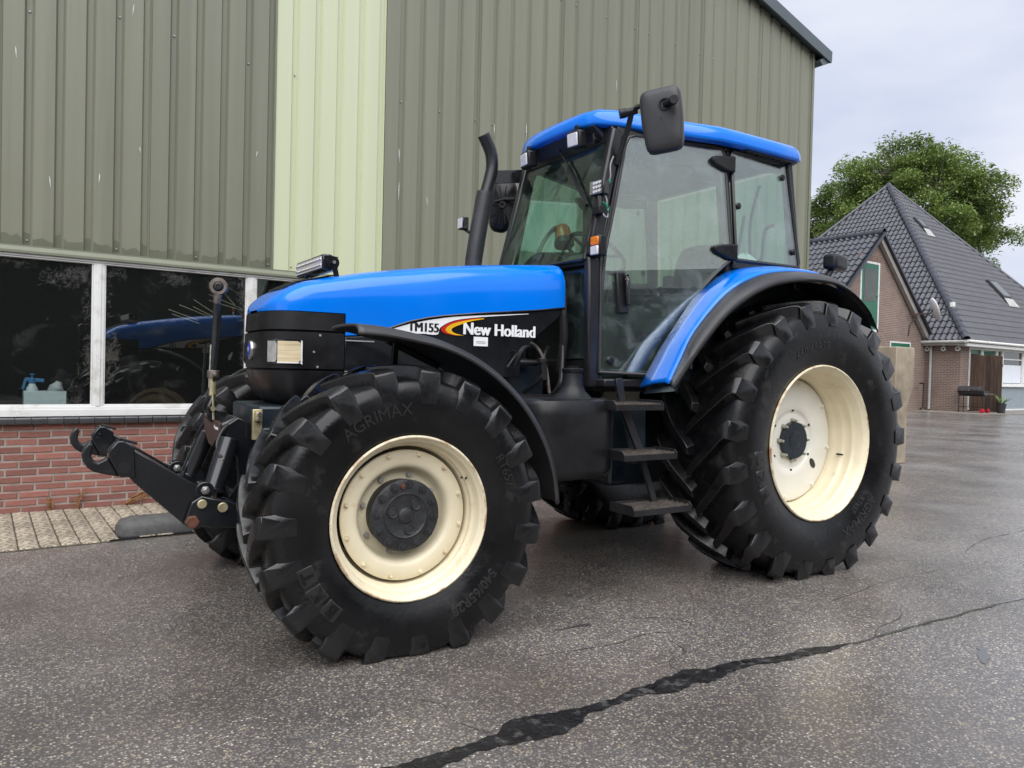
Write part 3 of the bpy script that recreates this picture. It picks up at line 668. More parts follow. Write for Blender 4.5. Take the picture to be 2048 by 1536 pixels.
def front_wheel(sd, steer):
    y_pl = 1.115; c = -0.217              # tyre centre sits 0.217 inside the outer rim plane
    w = empty('wheel', None, None); w.parent = tr; w.location = (WB, sd*y_pl, 0.597); w.rotation_euler = (0, 0, -steer)
    def fl(mb):                            # right-hand wheel: mirror
        if sd < 0: mb.v = [(x, -y, z) for x, y, z in mb.v]
        return mb
    squash(fl(tyre_geo(F_PROF, c)), 0, 0.597).build('tyre', M['rubber'], w, smooth=50)
    make_lugs(w, sd < 0, 0.597, F_PROF, c, 0.670, 19, 0.34, 0.044, 0.027, 0.236, 0.05)
    fl(MB().lathe([(-0.43,0.345),(-0.428,0.362),(-0.41,0.365),(-0.40,0.340),(-0.36,0.330),(-0.30,0.290),(-0.21,0.290),(-0.175,0.312),(-0.098,0.320),(-0.055,0.334),(-0.030,0.340),(-0.018,0.350),(-0.008,0.358),(0.000,0.362),(0.005,0.360),(0.007,0.355),(0.004,0.350),(-0.006,0.346),(-0.012,0.340),(-0.016,0.335),(-0.022,0.333),(-0.050,0.330),(-0.056,0.326),(-0.060,0.318),(-0.064,0.315),(-0.072,0.315),(-0.076,0.318),(-0.082,0.317),(-0.088,0.310),(-0.11,0.307),(-0.165,0.305),(-0.195,0.282),(-0.30,0.282),(-0.36,0.32),(-0.40,0.33),(-0.425,0.35)], (0,0,0), (0,1,0), 96)).build('rim', M['cream'], w, smooth=50)
    fl(MB().lathe([(-0.004,0.3605),(0.001,0.3635),(0.0065,0.3612),(0.0085,0.3555),(0.0060,0.3515)], (0,0,0), (0,1,0), 96)).build('rim_lip', M['chipped_cream'], w, smooth=50)
    fl(MB().lathe([(-0.112,0.290),(-0.097,0.291),(-0.094,0.288),(-0.094,0.235),(-0.098,0.222),(-0.112,0.210),(-0.135,0.203),(-0.155,0.197),(-0.165,0.188),(-0.168,0.178),(-0.168,0.145),(-0.178,0.145),(-0.178,0.19),(-0.150,0.212),(-0.112,0.230),(-0.112,0.290)], (0,0,0), (0,1,0), 96)).build('disc', M['cream'], w, smooth=50)
    for i in range(12):
        a = 2*math.pi*i/12 + 0.22; mb = MB(); p = V(0.274*math.cos(a), -0.094, 0.274*math.sin(a))
        mb.cyl(p, p+V(0,0.004,0), 0.011, n=12); mb.cyl(p+V(0,0.004,0), p+V(0,0.013,0), 0.0075, n=6); mb.cyl(p+V(0,0.013,0), p+V(0,0.019,0), 0.0045, n=8)
        fl(mb).build('rim_bolt', M['chipped_cream'], w)
    for i in range(8):
        a = 2*math.pi*i/8 + 0.25; mb = MB(); p = V(0.176*math.cos(a), -0.168, 0.176*math.sin(a))
        mb.cyl(p, p+V(0,0.005,0), 0.013, n=14); mb.cyl(p+V(0,0.005,0), p+V(0,0.018,0), 0.0105, n=12)
        fl(mb).build('wheel_nut', M['bolt'], w)
    # planetary hub
    hub = MB(); hub.lathe([(-0.30,0.150),(-0.168,0.153),(-0.10,0.153),(-0.096,0.150),(-0.090,0.160),(-0.082,0.160),(-0.078,0.155),(-0.078,0.104),(-0.074,0.101),(-0.070,0.098),(-0.074,0.094),(-0.076,0.090),(-0.075,0.036),(-0.070,0.033),(-0.067,0.028),(-0.067,0.0)], (0,0,0), (0,1,0), 64)
    fl(hub).build('hub', M['hub'], w, smooth=40)
    for i in range(12):
        a = 2*math.pi*i/12 + 0.1; mb = MB(); p = V(0.138*math.cos(a), -0.079, 0.138*math.sin(a))
        mb.lathe([(0,0.020),(0.006,0.019),(0.007,0.0)], p, (0,1,0), 14); mb.cyl(p+V(0,0.006,0), p+V(0,0.014,0), 0.0095, n=6)
        fl(mb).build('hub_bolt', M['hub'], w)
    for i in range(3):
        a = 2*math.pi*i/3 + 0.25; mb = MB(); p = V(0.064*math.cos(a), -0.076, 0.064*math.sin(a))
        mb.lathe([(0,0.024),(0.006,0.023),(0.008,0.021),(0.005,0.018),(0.005,0.0)], p, (0,1,0), 20); fl(mb).build('hub_boss', M['hub'], w)
    mb = MB(); p = V(0.018, -0.079, 0.132); mb.cyl(p, p+V(0,0.012,0), 0.012, n=6); mb.cyl(p+V(0,0.012,0), p+V(0,0.014,0), 0.006, n=6); fl(mb).build('drain_plug', M['rust'], w)
    mb = MB(); mb.tube([(-0.27,-0.085,0.155),(-0.285,-0.06,0.16),(-0.275,-0.045,0.155)], 0.0045, 8); fl(mb).build('valve', M['dark_metal'], w)
    if sd > 0:
        inv = [(r, c + y) for y, r in F_PROF[2:9]]
        sy = lambda r: lerp_tab(inv, r) - 0.001
        arc_text(w, 'AGRIMAX', 0.074, 0.456, -22, sy, bold=0.0)
        arc_text(w, '540/65R28', 0.062, 0.448, 140, sy, bold=0.002)
        arc_text(w, 'RT657', 0.060, 0.462, 66, sy)
        # three raised plates with sunk-in letters
        for k, (ch, be) in enumerate((('B', -134), ('K', -123.5), ('T', -113))):
            pl = MB(); g = []
            for rr in (0.463, 0.468, 0.500, 0.530, 0.535):
                g.append([(-math.sin(R_(be+d))*rr, sy(rr) + (0.006 if (abs(d) < 4.3 and 0.464 < rr < 0.534) else 0.0), math.cos(R_(be+d))*rr) for d in (-4.6,-4.2,-2,0,2,4.2,4.6)])
            pl.loft(g).build('letter_plate', M['letter'], w, smooth=40)
            arc_text(w, ch, 0.070, 0.474, be, lambda r: sy(r) + 0.006, extr=0.003, bold=0.003, mt='rubber')
    return w
front_wheel(1, 0.046); front_wheel(-1, 0.046)

def rear_wheel(sd):
    y_pl = 1.1166; c = -0.275
    w = empty('wheel', None, None); w.parent = tr; w.location = (0, sd*y_pl, 0.839)
    def fl(mb):
        if sd < 0: mb.v = [(x, -y, z) for x, y, z in mb.v]
        return mb
    squash(fl(tyre_geo(R_PROF, c)), 0, 0.839).build('tyre', M['rubber'], w, smooth=50)
    make_lugs(w, sd < 0, 0.839, R_PROF, c, 0.905, 21, 0.36, 0.050, 0.031, 0.296, 0.1)
    fl(MB().lathe([(-0.55,0.475),(-0.545,0.49),(-0.53,0.495),(-0.50,0.465),(-0.42,0.44),(-0.36,0.405),(-0.31,0.402),(-0.28,0.420),(-0.20,0.440),(-0.16,0.452),(-0.10,0.458),(-0.04,0.466),(-0.02,0.478),(-0.006,0.489),(0.000,0.494),(0.006,0.492),(0.009,0.486),(0.005,0.480),(-0.008,0.474),(-0.015,0.464),(-0.022,0.459),(-0.060,0.454),(-0.070,0.450),(-0.078,0.441),(-0.085,0.439),(-0.095,0.442),(-0.125,0.444),(-0.138,0.438),(-0.145,0.429),(-0.155,0.427),(-0.185,0.428),(-0.200,0.422),(-0.212,0.415),(-0.27,0.413),(-0.31,0.392),(-0.42,0.43),(-0.50,0.455),(-0.545,0.478)], (0,0,0), (0,1,0), 112)).build('rim', M['cream'], w, smooth=50)
    fl(MB().lathe([(-0.004,0.4925),(0.001,0.4955),(0.0075,0.4932),(0.0105,0.4865),(0.0070,0.4815)], (0,0,0), (0,1,0), 112)).build('rim_lip', M['chipped_cream'], w, smooth=50)
    fl(MB().lathe([(-0.255,0.402),(-0.240,0.403),(-0.232,0.397),(-0.228,0.385),(-0.222,0.33),(-0.218,0.24),(-0.217,0.205),(-0.224,0.196),(-0.232,0.186),(-0.232,0.170),(-0.228,0.160),(-0.228,0.090),(-0.245,0.090),(-0.245,0.2),(-0.24,0.36),(-0.255,0.402)], (0,0,0), (0,1,0), 112)).build('disc', M['ivory'], w, smooth=60)
    for i in range(8):
        a = 2*math.pi*i/8 + math.pi/2; mb = MB(); p = V(0.128*math.cos(a), -0.228, 0.128*math.sin(a))
        mb.cyl(p, p+V(0,0.006,0), 0.018, n=16); mb.cyl(p+V(0,0.006,0), p+V(0,0.026,0), 0.013, n=6); mb.cyl(p+V(0,0.026,0), p+V(0,0.042,0), 0.008, n=10)
        fl(mb).build('wheel_nut', M['bolt'], w)
    for i in range(8):
        a = 2*math.pi*i/8 + 0.15; mb = MB(); p = V(0.372*math.cos(a), -0.228, 0.372*math.sin(a))
        mb.cyl(p, p+V(0,0.008,0), 0.018, n=6); mb.cyl(p+V(0,0.008,0), p+V(0,0.016,0), 0.010, n=10); fl(mb).build('rim_bolt', M['ivory'], w)
    for i in range(6):
        a = 2*math.pi*i/6 + math.pi/2; p = V(0.197*math.cos(a), -0.2255, 0.197*math.sin(a))
        mb = MB().cyl(p, p+V(0,0.006,0), 0.009, n=12); fl(mb).build('disc_hole', M['black_print'], w)
    a = R_(-37); p = V(-0.265*math.cos(a), -0.2215, 0.265*math.sin(a)*1.0)
    mb = MB(); vs = [p + V(0.034*math.cos(t)*0.8 + 0.016*math.sin(t), 0.004, 0.034*math.sin(t)) for t in [2*math.pi*i/20 for i in range(20)]]
    mb.poly(vs); fl(mb).build('hand_hole', M['black_print'], w, smooth=0)
    fl(MB().lathe([(-0.6,0.10),(-0.228,0.101),(-0.205,0.100),(-0.198,0.094),(-0.196,0.050),(-0.200,0.046),(-0.200,0.030),(-0.206,0.020),(-0.206,0.0)], (0,0,0), (0,1,0), 40)).build('hub', M['black_gloss'], w)
    mb = MB(); mb.tube([(-0.405,-0.17,-0.10),(-0.395,-0.12,-0.10)], 0.006, 8); fl(mb).build('valve', M['dark_metal'], w)
    if sd > 0:
        inv = [(r, c + y) for y, r in R_PROF[2:9]]
        sy = lambda r: lerp_tab(inv, r) - 0.001
        arc_text(w, '650/65R38', 0.075, 0.590, -15, sy, bold=0.002)
        arc_text(w, 'AGRIMAX', 0.090, 0.598, 143, sy, bold=0.001)
        arc_text(w, 'RT657', 0.052, 0.535, 138, sy, bold=0.001)
        for k, (ch, be) in enumerate((('B', -117), ('K', -107), ('T', -97))):
            pl = MB(); g = []
            for rr in (0.585, 0.590, 0.63, 0.665, 0.670):
                g.append([(-math.sin(R_(be+d))*rr, sy(rr) + (0.007 if (abs(d) < 4.3 and 0.586 < rr < 0.669) else 0.0), math.cos(R_(be+d))*rr) for d in (-4.7,-4.2,-2,0,2,4.2,4.7)])
            pl.loft(g).build('letter_plate', M['letter'], w, smooth=40)
            arc_text(w, ch, 0.085, 0.597, be, lambda r: sy(r) + 0.007, extr=0.003, bold=0.003, mt='rubber')
    return w
rear_wheel(1); rear_wheel(-1)

# ---------------------------------------------------------------- chassis, engine, axles
def part(name, mb, mt, bevel=0, parent=tr, **k): return mb.build(name, M[mt], parent, bevel=bevel, **k)
part('chassis', MB().box(0.1, 3.10, -0.17, 0.17, 0.56, 0.98).box(0.0, 1.0, -0.24, 0.24, 0.50, 1.05).box(-0.45, 0.25, -0.34, 0.34, 0.62, 1.12), 'navy_metal', 0.03)
part('engine', MB().box(1.75, 2.85, -0.24, 0.24, 0.85, 1.34).box(1.55, 1.9, -0.27, 0.27, 0.95, 1.30), 'navy_metal', 0.02)
part('rear_axle', MB().cyl((0,-0.92,0.839),(0,0.92,0.839),0.12,n=24).lathe([(-0.55,0.12),(-0.52,0.20),(-0.30,0.26),(0.30,0.26),(0.52,0.20),(0.55,0.12)], (0,0,0.839), (0,1,0), 24), 'navy_metal')
part('front_axle', MB().tube([(WB,-0.72,0.597),(WB,-0.45,0.60),(WB,-0.18,0.62),(WB,0.18,0.62),(WB,0.45,0.60),(WB,0.72,0.597)], [0.13,0.085,0.12,0.12,0.085,0.13], 18), 'navy_metal')
for sd in (1, -1): part('axle_housing', MB().cyl((WB,sd*0.66,0.597),(WB,sd*0.86,0.597),0.15,n=28).cyl((WB,sd*0.70,0.42),(WB,sd*0.70,0.80),0.055,n=16), 'navy_metal', 0.01)
part('front_support', MB().box(2.85, 3.27, -0.30, 0.30, 0.66, 1.045), 'navy_metal', 0.015)
part('latch_bracket', MB().box(3.255,3.30,0.285,0.312,0.88,1.03).box(3.262,3.292,0.312,0.345,0.975,1.02), 'gold_bolt', 0.003)
for z in (0.985, 1.010): part('bracket_bolt', MB().cyl((3.278,0.345,z),(3.278,0.365,z),0.011,n=6), 'chrome')

# ---------------------------------------------------------------- hood
XF0 = 3.01
def plan_w(x, xf, w0, n=3.2):
    if x <= XF0: return w0
    q = min(1, (x - XF0)/(xf - XF0)); return w0 * max(0.0, 1 - q**n) ** (1/n)
TOP = [(1.47,1.915),(1.85,1.882),(2.18,1.845),(2.49,1.797),(2.73,1.757),(2.89,1.722),(3.05,1.683),(3.12,1.648),(3.17,1.614),(3.205,1.582),(3.228,1.550),(3.234,1.532)]
BOT = [(1.47,1.642),(1.52,1.640),(1.75,1.607),(2.0,1.583),(2.25,1.556),(2.40,1.530),(2.50,1.506),(2.62,1.463),(2.74,1.420),(2.857,1.410),(2.8571,1.414)]
def hw(x): return lerp_tab([(1.47,0.385),(2.2,0.372),(3.03,0.352)], x)
def hood_sec(x, bot):
    w0 = plan_w(x, 3.234, hw(x)); zt = lerp_tab(TOP, x); h = zt - bot; cr = 0.030
    prof = [(1.0, 0.0), (1.0, 0.18), (0.998, 0.38), (0.988, 0.56), (0.962, 0.72), (0.915, 0.845), (0.83, 0.935), (0.70, 0.985), (0.52, 1.0 + cr*0.3), (0.28, 1.0 + cr*0.75), (0.0, 1.0 + cr)]
    L = [(x, w0*a, bot + h*b) for a, b in prof]
    return L + [(x, -y, z) for _, y, z in reversed(L[:-1])]
xs1 = [1.50,1.52,1.55,1.62,1.7,1.8,1.9,2.0,2.1,2.2,2.3,2.4,2.43,2.5,2.56,2.62,2.68,2.74,2.80,2.857,2.90,2.95,3.0,3.03,3.07,3.11,3.14,3.165,3.185,3.20,3.212,3.221,3.227,3.231,3.2335]
def hb(x): return max(1.523, lerp_tab(BOT, x)) if x < 2.857 else 1.523
mb = MB(); secs = [hood_sec(x, hb(x)) for x in xs1]
rear = [(1.485, y*0.985, z - (0.010 if z > 1.8 else 0)) for x, y, z in secs[0]]; lip = [(1.478, y*0.95, z - (0.03 if z > 1.8 else 0)) for x, y, z in secs[0]]
mb.loft([lip, rear] + secs)
n_ = len(secs[0])
for e in (0, n_-1):
    idx = [2*n_ + k*n_ + e for k, x in enumerate(xs1) if 2.42 < x <= 2.857]; lo_ = []
    for q in idx:
        x, y, z = mb.v[q]; lo_.append(len(mb.v)); mb.v.append((x, y, min(z-0.0005, lerp_tab(BOT, x))))
    for k in range(len(idx)-1): mb.f.append((idx[k], idx[k+1], lo_[k+1], lo_[k]))
hood = part('hood', mb, 'blue', smooth=50)
for sd in (1, -1): part('hood_seam', MB().tube([(x, sd*(hw(x)+0.001), lerp_tab(BOT, x)-0.004) for x in [1.49,1.7,1.9,2.1,2.3,2.4,2.45,2.5,2.56,2.62,2.68,2.74]], 0.0055, 6), 'black_gloss', parent=hood)

vent = MB().loft([[(x, y, z + 0.004) for x, y, z in hood_sec(x, hb(x))[8:13]] for x in (2.84,2.88,2.93,2.98,3.03,3.07,3.10,3.13)])
part('hood_vent', vent, 'black_plastic', parent=hood, smooth=40)
for k_ in range(9):
    x = 2.855 + k_*0.032; part('vent_bar', MB().tube([(a, b, c + 0.006) for a, b, c in hood_sec(x, hb(x))[8:13]], 0.0035, 6), 'grey_plastic', parent=hood)
# grille: three stacked bands round the nose
def nose_ring(z, xf, w0, x_back=2.862, n=3.4, m=26, xs=XF0):
    pts = [(x_back, w0, z), ((x_back+xs)/2, w0, z)]
    for i in range(m+1):
        a = math.pi/2 - math.pi*i/m; c, s_ = math.cos(a), math.sin(a)
        pts.append((xs + (xf-xs)*abs(c)**(2/n), math.copysign(w0*abs(s_)**(2/n), s_), z))
    pts += [((x_back+xs)/2, -w0, z), (x_back, -w0, z)]; return pts
def band(name, rings, mt='black_plastic'):
    mb = MB().loft([nose_ring(*r) for r in rings]); return part(name, mb, mt, smooth=50)
g1 = band('grille_band', [(1.521,3.228,0.345),(1.519,3.236,0.353),(1.430,3.240,0.356),(1.426,3.234,0.350)])
g2 = band('grille_band', [(1.420,3.234,0.350),(1.416,3.242,0.358),(1.30,3.242,0.358),(1.235,3.234,0.355),(1.231,3.226,0.348)])
g3 = band('grille_chin', [(1.226,3.226,0.348),(1.222,3.232,0.354),(1.15,3.211,0.350),(1.09,3.178,0.338),(1.05,3.136,0.315),(1.035,3.086,0.27)])
part('grille_core', MB().loft([nose_ring(z, 3.19, 0.33) for z in (1.515, 1.20)], caps=True), 'black_print')
# headlights follow the nose outline, set in a frame
def lens(y_from, y_to, z0, z1, off, name, mt, flip=1, m=12):
    full = nose_ring(0, 3.242, 0.358, m=240)
    pts = [p for p in full if p[0] > 2.9]
    L, Rr = [], []
    ring = []
    # arc parameter from the rear-left corner forward
    acc = 0; prev = None
    for p in pts:
        q = Vector(p[:2])
        if prev is not None: acc += (q - prev).length
        prev = q; ring.append((acc, q))
    total = acc
    def at_(s):
        for (a, p), (b, q) in zip(ring, ring[1:]):
            if s <= b: return p + (q-p)*((s-a)/max(1e-6, b-a)), (q-p).normalized()
        return ring[-1][1], (ring[-1][1]-ring[-2][1]).normalized()
    cols = []
    for i in range(m+1):
        s_ = y_from + (y_to - y_from)*i/m
        p, d = at_(s_); n_ = Vector((d.y, -d.x)) * -1
        if n_.dot(p - Vector((2.9, 0))) < 0: n_ = -n_
        cols.append(((p.x + n_.x*off, p.y*flip + n_.y*off*flip)))
    rr = lambda i: 0.014 if i == 0 else (0.004 if i == 1 else 0)
    lo = [(x, y, z0 + rr(i)) for i, (x, y) in enumerate(cols)]; hi = [(x, y, z1 - rr(i)) for i, (x, y) in enumerate(cols)]
    return MB().loft([lo, hi])
for fl_ in (1, -1):
    fr_ = part('headlight', lens(0.140, 0.335, 1.256, 1.380, 0.0015, '', '', fl_), 'black_gloss', smooth=60)
    part('side_lens', lens(0.147, 0.262, 1.266, 1.370, 0.005, '', '', fl_), 'head_lens', parent=fr_, smooth=60)
    part('front_lens', lens(0.266, 0.328, 1.266, 1.370, 0.005, '', '', fl_), 'clear_lens', parent=fr_, smooth=60)
    part('side_rim', lens(0.142, 0.150, 1.262, 1.374, 0.007, '', '', fl_).add(*(lambda m_: (m_.v, m_.f))(lens(0.142, 0.262, 1.260, 1.267, 0.007, '', '', fl_))), 'white_paint', parent=fr_, smooth=60)
badge = MB(); badge.lathe([(0.0,0.052),(0.010,0.050),(0.013,0.044),(0.013,0.0)], (3.242,0,1.325), (1,0,0), 28); badge.v = [(x, y*0.78, z) for x, y, z in badge.v]
bg_ = part('badge', badge, 'chrome'); b2 = MB().lathe([(0.0135,0.043),(0.0150,0.040),(0.0155,0.0)], (3.242,0,1.325), (1,0,0), 28); b2.v = [(x, y*0.78, z) for x, y, z in b2.v]
part('badge_face', b2, 'logo_blue', parent=bg_)
vs, fs = [], []
for i in range(5):
    a = R_(90 + (i-2)*22); vs += [(3.2585, 0.003+0.028*math.cos(a), 1.312+0.030*math.sin(a)), (3.2585, 0.030*math.cos(a)-0.003, 1.312+0.034*math.sin(a)), (3.2585, 0.004*math.cos(a), 1.312)]; fs.append((3*i, 3*i+1, 3*i+2))
part('badge_leaf', MB().add(vs, fs), 'white_print', parent=bg_, smooth=0)
for p in ((3.02,0.3585,1.32),(2.99,0.3585,1.405),(3.0,0.3575,1.245)): part('panel_screw', MB().cyl(p, (p[0], p[1]+0.003, p[2]), 0.006, n=10), 'bolt')

# black engine side panels with decals
def side_w(x): return hw(x) - 0.004
poly = [(2.857,1.405),(2.74,1.412),(2.62,1.455),(2.50,1.498),(2.40,1.522),(2.25,1.548),(2.0,1.575),(1.75,1.599),(1.53,1.633),(1.500,1.610),(1.56,1.555),(1.68,1.462),(1.79,1.37),(1.80,1.21),(2.857,1.21)]
for sd in (1, -1):
    pan = MB(); pv = [(x, sd*side_w(x), z) for x, z in poly]; pw = [(x, sd*(side_w(x)-0.02), z) for x, z in poly]; n = len(poly)
    pan.add(pv + pw, [tuple(range(n)), tuple(range(2*n-1, n-1, -1))] + [(i, (i+1) % n, n+(i+1) % n, n+i) for i in range(n)])
    pn = part('side_panel', pan, 'black_gloss', 0.004)
    yv = lambda x: sd*(side_w(x) + 0.0025)
    # white swoosh
    top = [(2.655,1.440),(2.60,1.458),(2.50,1.490),(2.40,1.513),(2.25,1.539),(2.0,1.566),(1.75,1.588)]
    botm = [(2.655,1.436),(2.60,1.436),(2.50,1.437),(2.40,1.440),(2.25,1.516),(2.0,1.556),(1.75,1.585)]
    mb = MB().loft([[(x, yv(x), z) for x, z in top[:4]], [(x, yv(x), z) for x, z in botm[:4]]])
    sw_t = smoothpath([(2.40,1.513),(2.33,1.526),(2.25,1.539),(2.0,1.566),(1.75,1.588)], 5); sw_b = smoothpath([(2.40,1.440),(2.295,1.440),(2.225,1.512),(2.0,1.553),(1.75,1.585)], 5)
    sw_b = smoothpath([(2.40,1.438),(2.335,1.440),(2.32,1.478),(2.24,1.520),(2.08,1.548),(1.75,1.585)], 4)
    sw_t = smoothpath([(2.40,1.513),(2.36,1.521),(2.32,1.528),(2.24,1.541),(2.08,1.558),(1.75,1.588)], 4)
    mb.loft([[(p.x, yv(p.x), p.y) for p in sw_t], [(p.x, yv(p.x), p.y) for p in sw_b]])
    part('white_swoosh', mb, 'white_print', parent=pn, smooth=0, fix=False)
    def stripe(outer, inner, mt, nm, e):
        o_, i_ = smoothpath(outer, 6), smoothpath(inner, 6)
        part(nm, MB().loft([[(p.x, sd*(side_w(p.x)+e), p.y) for p in o_], [(p.x, sd*(side_w(p.x)+e), p.y) for p in i_]]), mt, parent=pn, smooth=0)
    stripe([(2.245,1.440),(2.30,1.450),(2.315,1.475),(2.26,1.510),(2.16,1.533),(2.06,1.545)], [(2.215,1.440),(2.272,1.452),(2.285,1.475),(2.24,1.502),(2.14,1.529),(2.055,1.543)], 'red_print', 'red_stripe', 0.0040)
    stripe([(2.225,1.440),(2.276,1.452),(2.288,1.475),(2.242,1.504),(2.14,1.530),(2.05,1.543)], [(2.175,1.440),(2.235,1.452),(2.252,1.472),(2.215,1.494),(2.13,1.523),(2.045,1.540)], 'yellow_print', 'yellow_stripe', 0.0048)
    for txt, x0, z0, size, mt, bold, wx in (('TM155', 2.512, 1.446, 0.070, 'black_print', 0.0012, 1.0), ('New Holland', 2.182, 1.448, 0.098, 'white_print', 0.0022, 0.0)):
        v_, f_ = text_geo(txt, size, 0.0, 0.0); mxx = max(p[0] for p in v_); wid = 0.180 if wx else 0.478
        sc = wid/mxx; tm = MB()
        for q, sh in enumerate((-1.0, -0.5, 0.0, 0.5, 1.0)):          # heavier stroke: shifted layers
            dxs = sh*(0.0032 if wx else 0.0042); e = 0.0015 + 0.0002*q
            if sd > 0: tm.add([(x0 - x*sc - dxs, yv(x0 - x*sc) + e, z0 + y + (0.005 if wx else 0)) for x, y, z in v_], f_)
            else: tm.add([(x0 - wid + x*sc + dxs, yv(x0) - e, z0 + y) for x, y, z in v_], f_)
        o = part('model_name' if wx else 'maker_name', tm, mt, parent=pn, smooth=0)
    stk = part('sticker', MB().add([(2.112,yv(2.1)+sd*.001,1.437),(2.02,yv(2.02)+sd*.001,1.437),(2.02,yv(2.02)+sd*.001,1.385),(2.112,yv(2.1)+sd*.001,1.385)], [(0,1,2,3)]), 'white_print', parent=pn, smooth=0)
    for k_ in range(2): part('sticker_print', MB().add([(2.095,yv(2.1)+sd*.002,1.412-k_*.008),(2.035,yv(2.02)+sd*.002,1.412-k_*.008),(2.035,yv(2.02)+sd*.002,1.409-k_*.008),(2.095,yv(2.1)+sd*.002,1.409-k_*.008)], [(0,1,2,3)]), 'grey_wire', parent=pn, smooth=0)
    part('panel_handle', MB().tube([(1.86,sd*0.376,1.36),(1.87,sd*0.40,1.365),(1.83,sd*0.40,1.36),(1.90,sd*0.40,1.27)], 0.006, 8), 'dark_metal', parent=pn)
    part('panel_groove', MB().box(2.70,2.857,sd*0.357-0.002,sd*0.357+0.002,1.382,1.388).box(2.4,2.857,sd*0.357-0.002,sd*0.357+0.002,1.222,1.228), 'grey_wire', parent=pn, smooth=0)

# LED light bar on the hood
lb = part('light_bar', MB().box(2.890, 2.945, -0.235, 0.235, 1.752, 1.836), 'black_gloss', 0.008)
part('lens_strip', MB().box(2.9455, 2.949, -0.222, 0.222, 1.763, 1.825), 'lamp_lens', parent=lb)
mb = MB()
for i in range(18):
    for j in range(2): mb.lathe([(0,0.0095),(0.003,0.0085),(0.0015,0.003),(0.0,0.0)], (2.9492, -0.21+i*0.0247, 1.779+j*0.030), (1,0,0), 10)
o = part('led_row', mb, 'chrome', parent=lb); tag(o, kind='stuff')
for i in range(7): part('cooling_fin', MB().box(2.858,2.890,-0.23,0.23,1.758+i*0.011,1.761+i*0.011), 'black_gloss', parent=lb)
for sd in (1,-1):
    part('end_plate', MB().lathe([(0,0.001),(0,0.034),(0.006*sd,0.034),(0.006*sd,0.001)], (2.890, sd*0.236, 1.794), (0,1,0), 18), 'black_gloss', parent=lb)
    part('mount_leg', MB().bar((2.890,sd*0.248,1.794),(2.870,sd*0.250,1.708),0.008,0.026).box(2.84,2.90,sd*0.20,sd*0.255,1.702,1.712), 'black_gloss', parent=lb)
    part('mount_bolt', MB().cyl((2.890,sd*0.252,1.794),(2.890,sd*0.262,1.794),0.009,n=6), 'chrome', parent=lb)

# ---------------------------------------------------------------- front fenders
FP = [(3.075,1.415),(2.97,1.412),(2.88,1.402),(2.80,1.390),(2.70,1.372),(2.60,1.342),(2.50,1.298),(2.40,1.238),(2.30,1.158),(2.215,1.070),(2.14,0.965),(2.085,0.86),(2.048,0.745),(2.026,0.61)]
def fender_f(sd):
    P = smoothpath(FP if sd > 0 else FP[3:], 3); secs = []; n = len(P)
    for i, p in enumerate(P):
        d = (P[min(i+1, n-1)] - P[max(i-1, 0)]).normalized(); nn = Vector((d.y, -d.x))
        if nn.y < 0 and i < n*0.6: nn = -nn
        if i >= n*0.6 and nn.x > 0: nn = -nn
        taper = 1 - max(0, (0.18 - i/n)/0.18)*0.35
        # cross profile: (y, lift along the outward normal)
        prof = [(0.60,0.004),(0.66,0.010),(0.80,0.014),(0.95,0.014),(1.06,0.010),(1.11,0.0),(1.130,-0.022),(1.128,-0.030)]
        sec = [(p.x + nn.x*h, sd*(1.13 - (1.13-y)*taper), p.y + nn.y*h) for y, h in prof]
        # the leading edge rolls up and inward
        secs.append(sec)
    mb = MB().loft(secs); f = part('front_fender', mb, 'grey_plastic', solid=0.012, smooth=50)
    part('fender_bracket', MB().bar((2.66,sd*0.52,1.15),(2.70,sd*0.64,1.385),0.03,0.055).bar((2.74,sd*0.62,1.385),(2.45,sd*0.62,1.26),0.03,0.03).bar((2.70,sd*0.66,0.72),(2.66,sd*0.52,1.16),0.05,0.05), 'frame_black', 0.008, parent=f)
    part('fender_stay', MB().bar((2.17,sd*0.66,0.93),(2.22,sd*0.98,0.95),0.012,0.04), 'frame_black', 0.004, parent=f)
    return f
fender_f(1); fender_f(-1)

# ---------------------------------------------------------------- fuel tank, steps
def tank(sd):
    mb = MB()
    out = [(1.995,0.50),(2.0,0.70),(1.985,0.80),(1.93,0.855),(1.85,0.875),(1.55,0.865),(1.48,0.84),(1.445,0.79),(1.435,0.70),(1.435,0.50)]
    secs = []
    for z, k in ((0.665,0.90),(0.685,0.97),(0.72,1.0),(1.02,1.0),(1.07,0.985),(1.095,0.95),(1.105,0.86)):
        secs.append([(1.70+(x-1.70)*(0.5+0.5*k), sd*(0.5+(y-0.5)*k), z) for x, y in out])
    mb.loft(secs, closed=True, caps=True)
    t = part('fuel_tank', mb, 'black_plastic', smooth=45)
    part('filler_neck', MB().lathe([(0.0,0.135),(0.02,0.105),(0.05,0.075),(0.085,0.060),(0.15,0.056),(0.152,0.0)], (1.655,sd*0.70,1.095), (0.0,0,1), 28), 'black_plastic', parent=t, smooth=50)
    part('filler_cap', MB().lathe([(0,0.058),(0.004,0.061),(0.022,0.061),(0.026,0.056),(0.026,0.0)], (1.655,sd*0.70,1.246), (0,0,1), 28).bar((1.62,sd*0.70,1.278),(1.69,sd*0.70,1.278),0.022,0.016), 'black_plastic', parent=t)
    part('tank_rail', MB().box(1.46,1.98,sd*0.50,sd*0.52,1.104,1.118), 'dark_metal', parent=t)
    return t
tank(1); tank(-1)
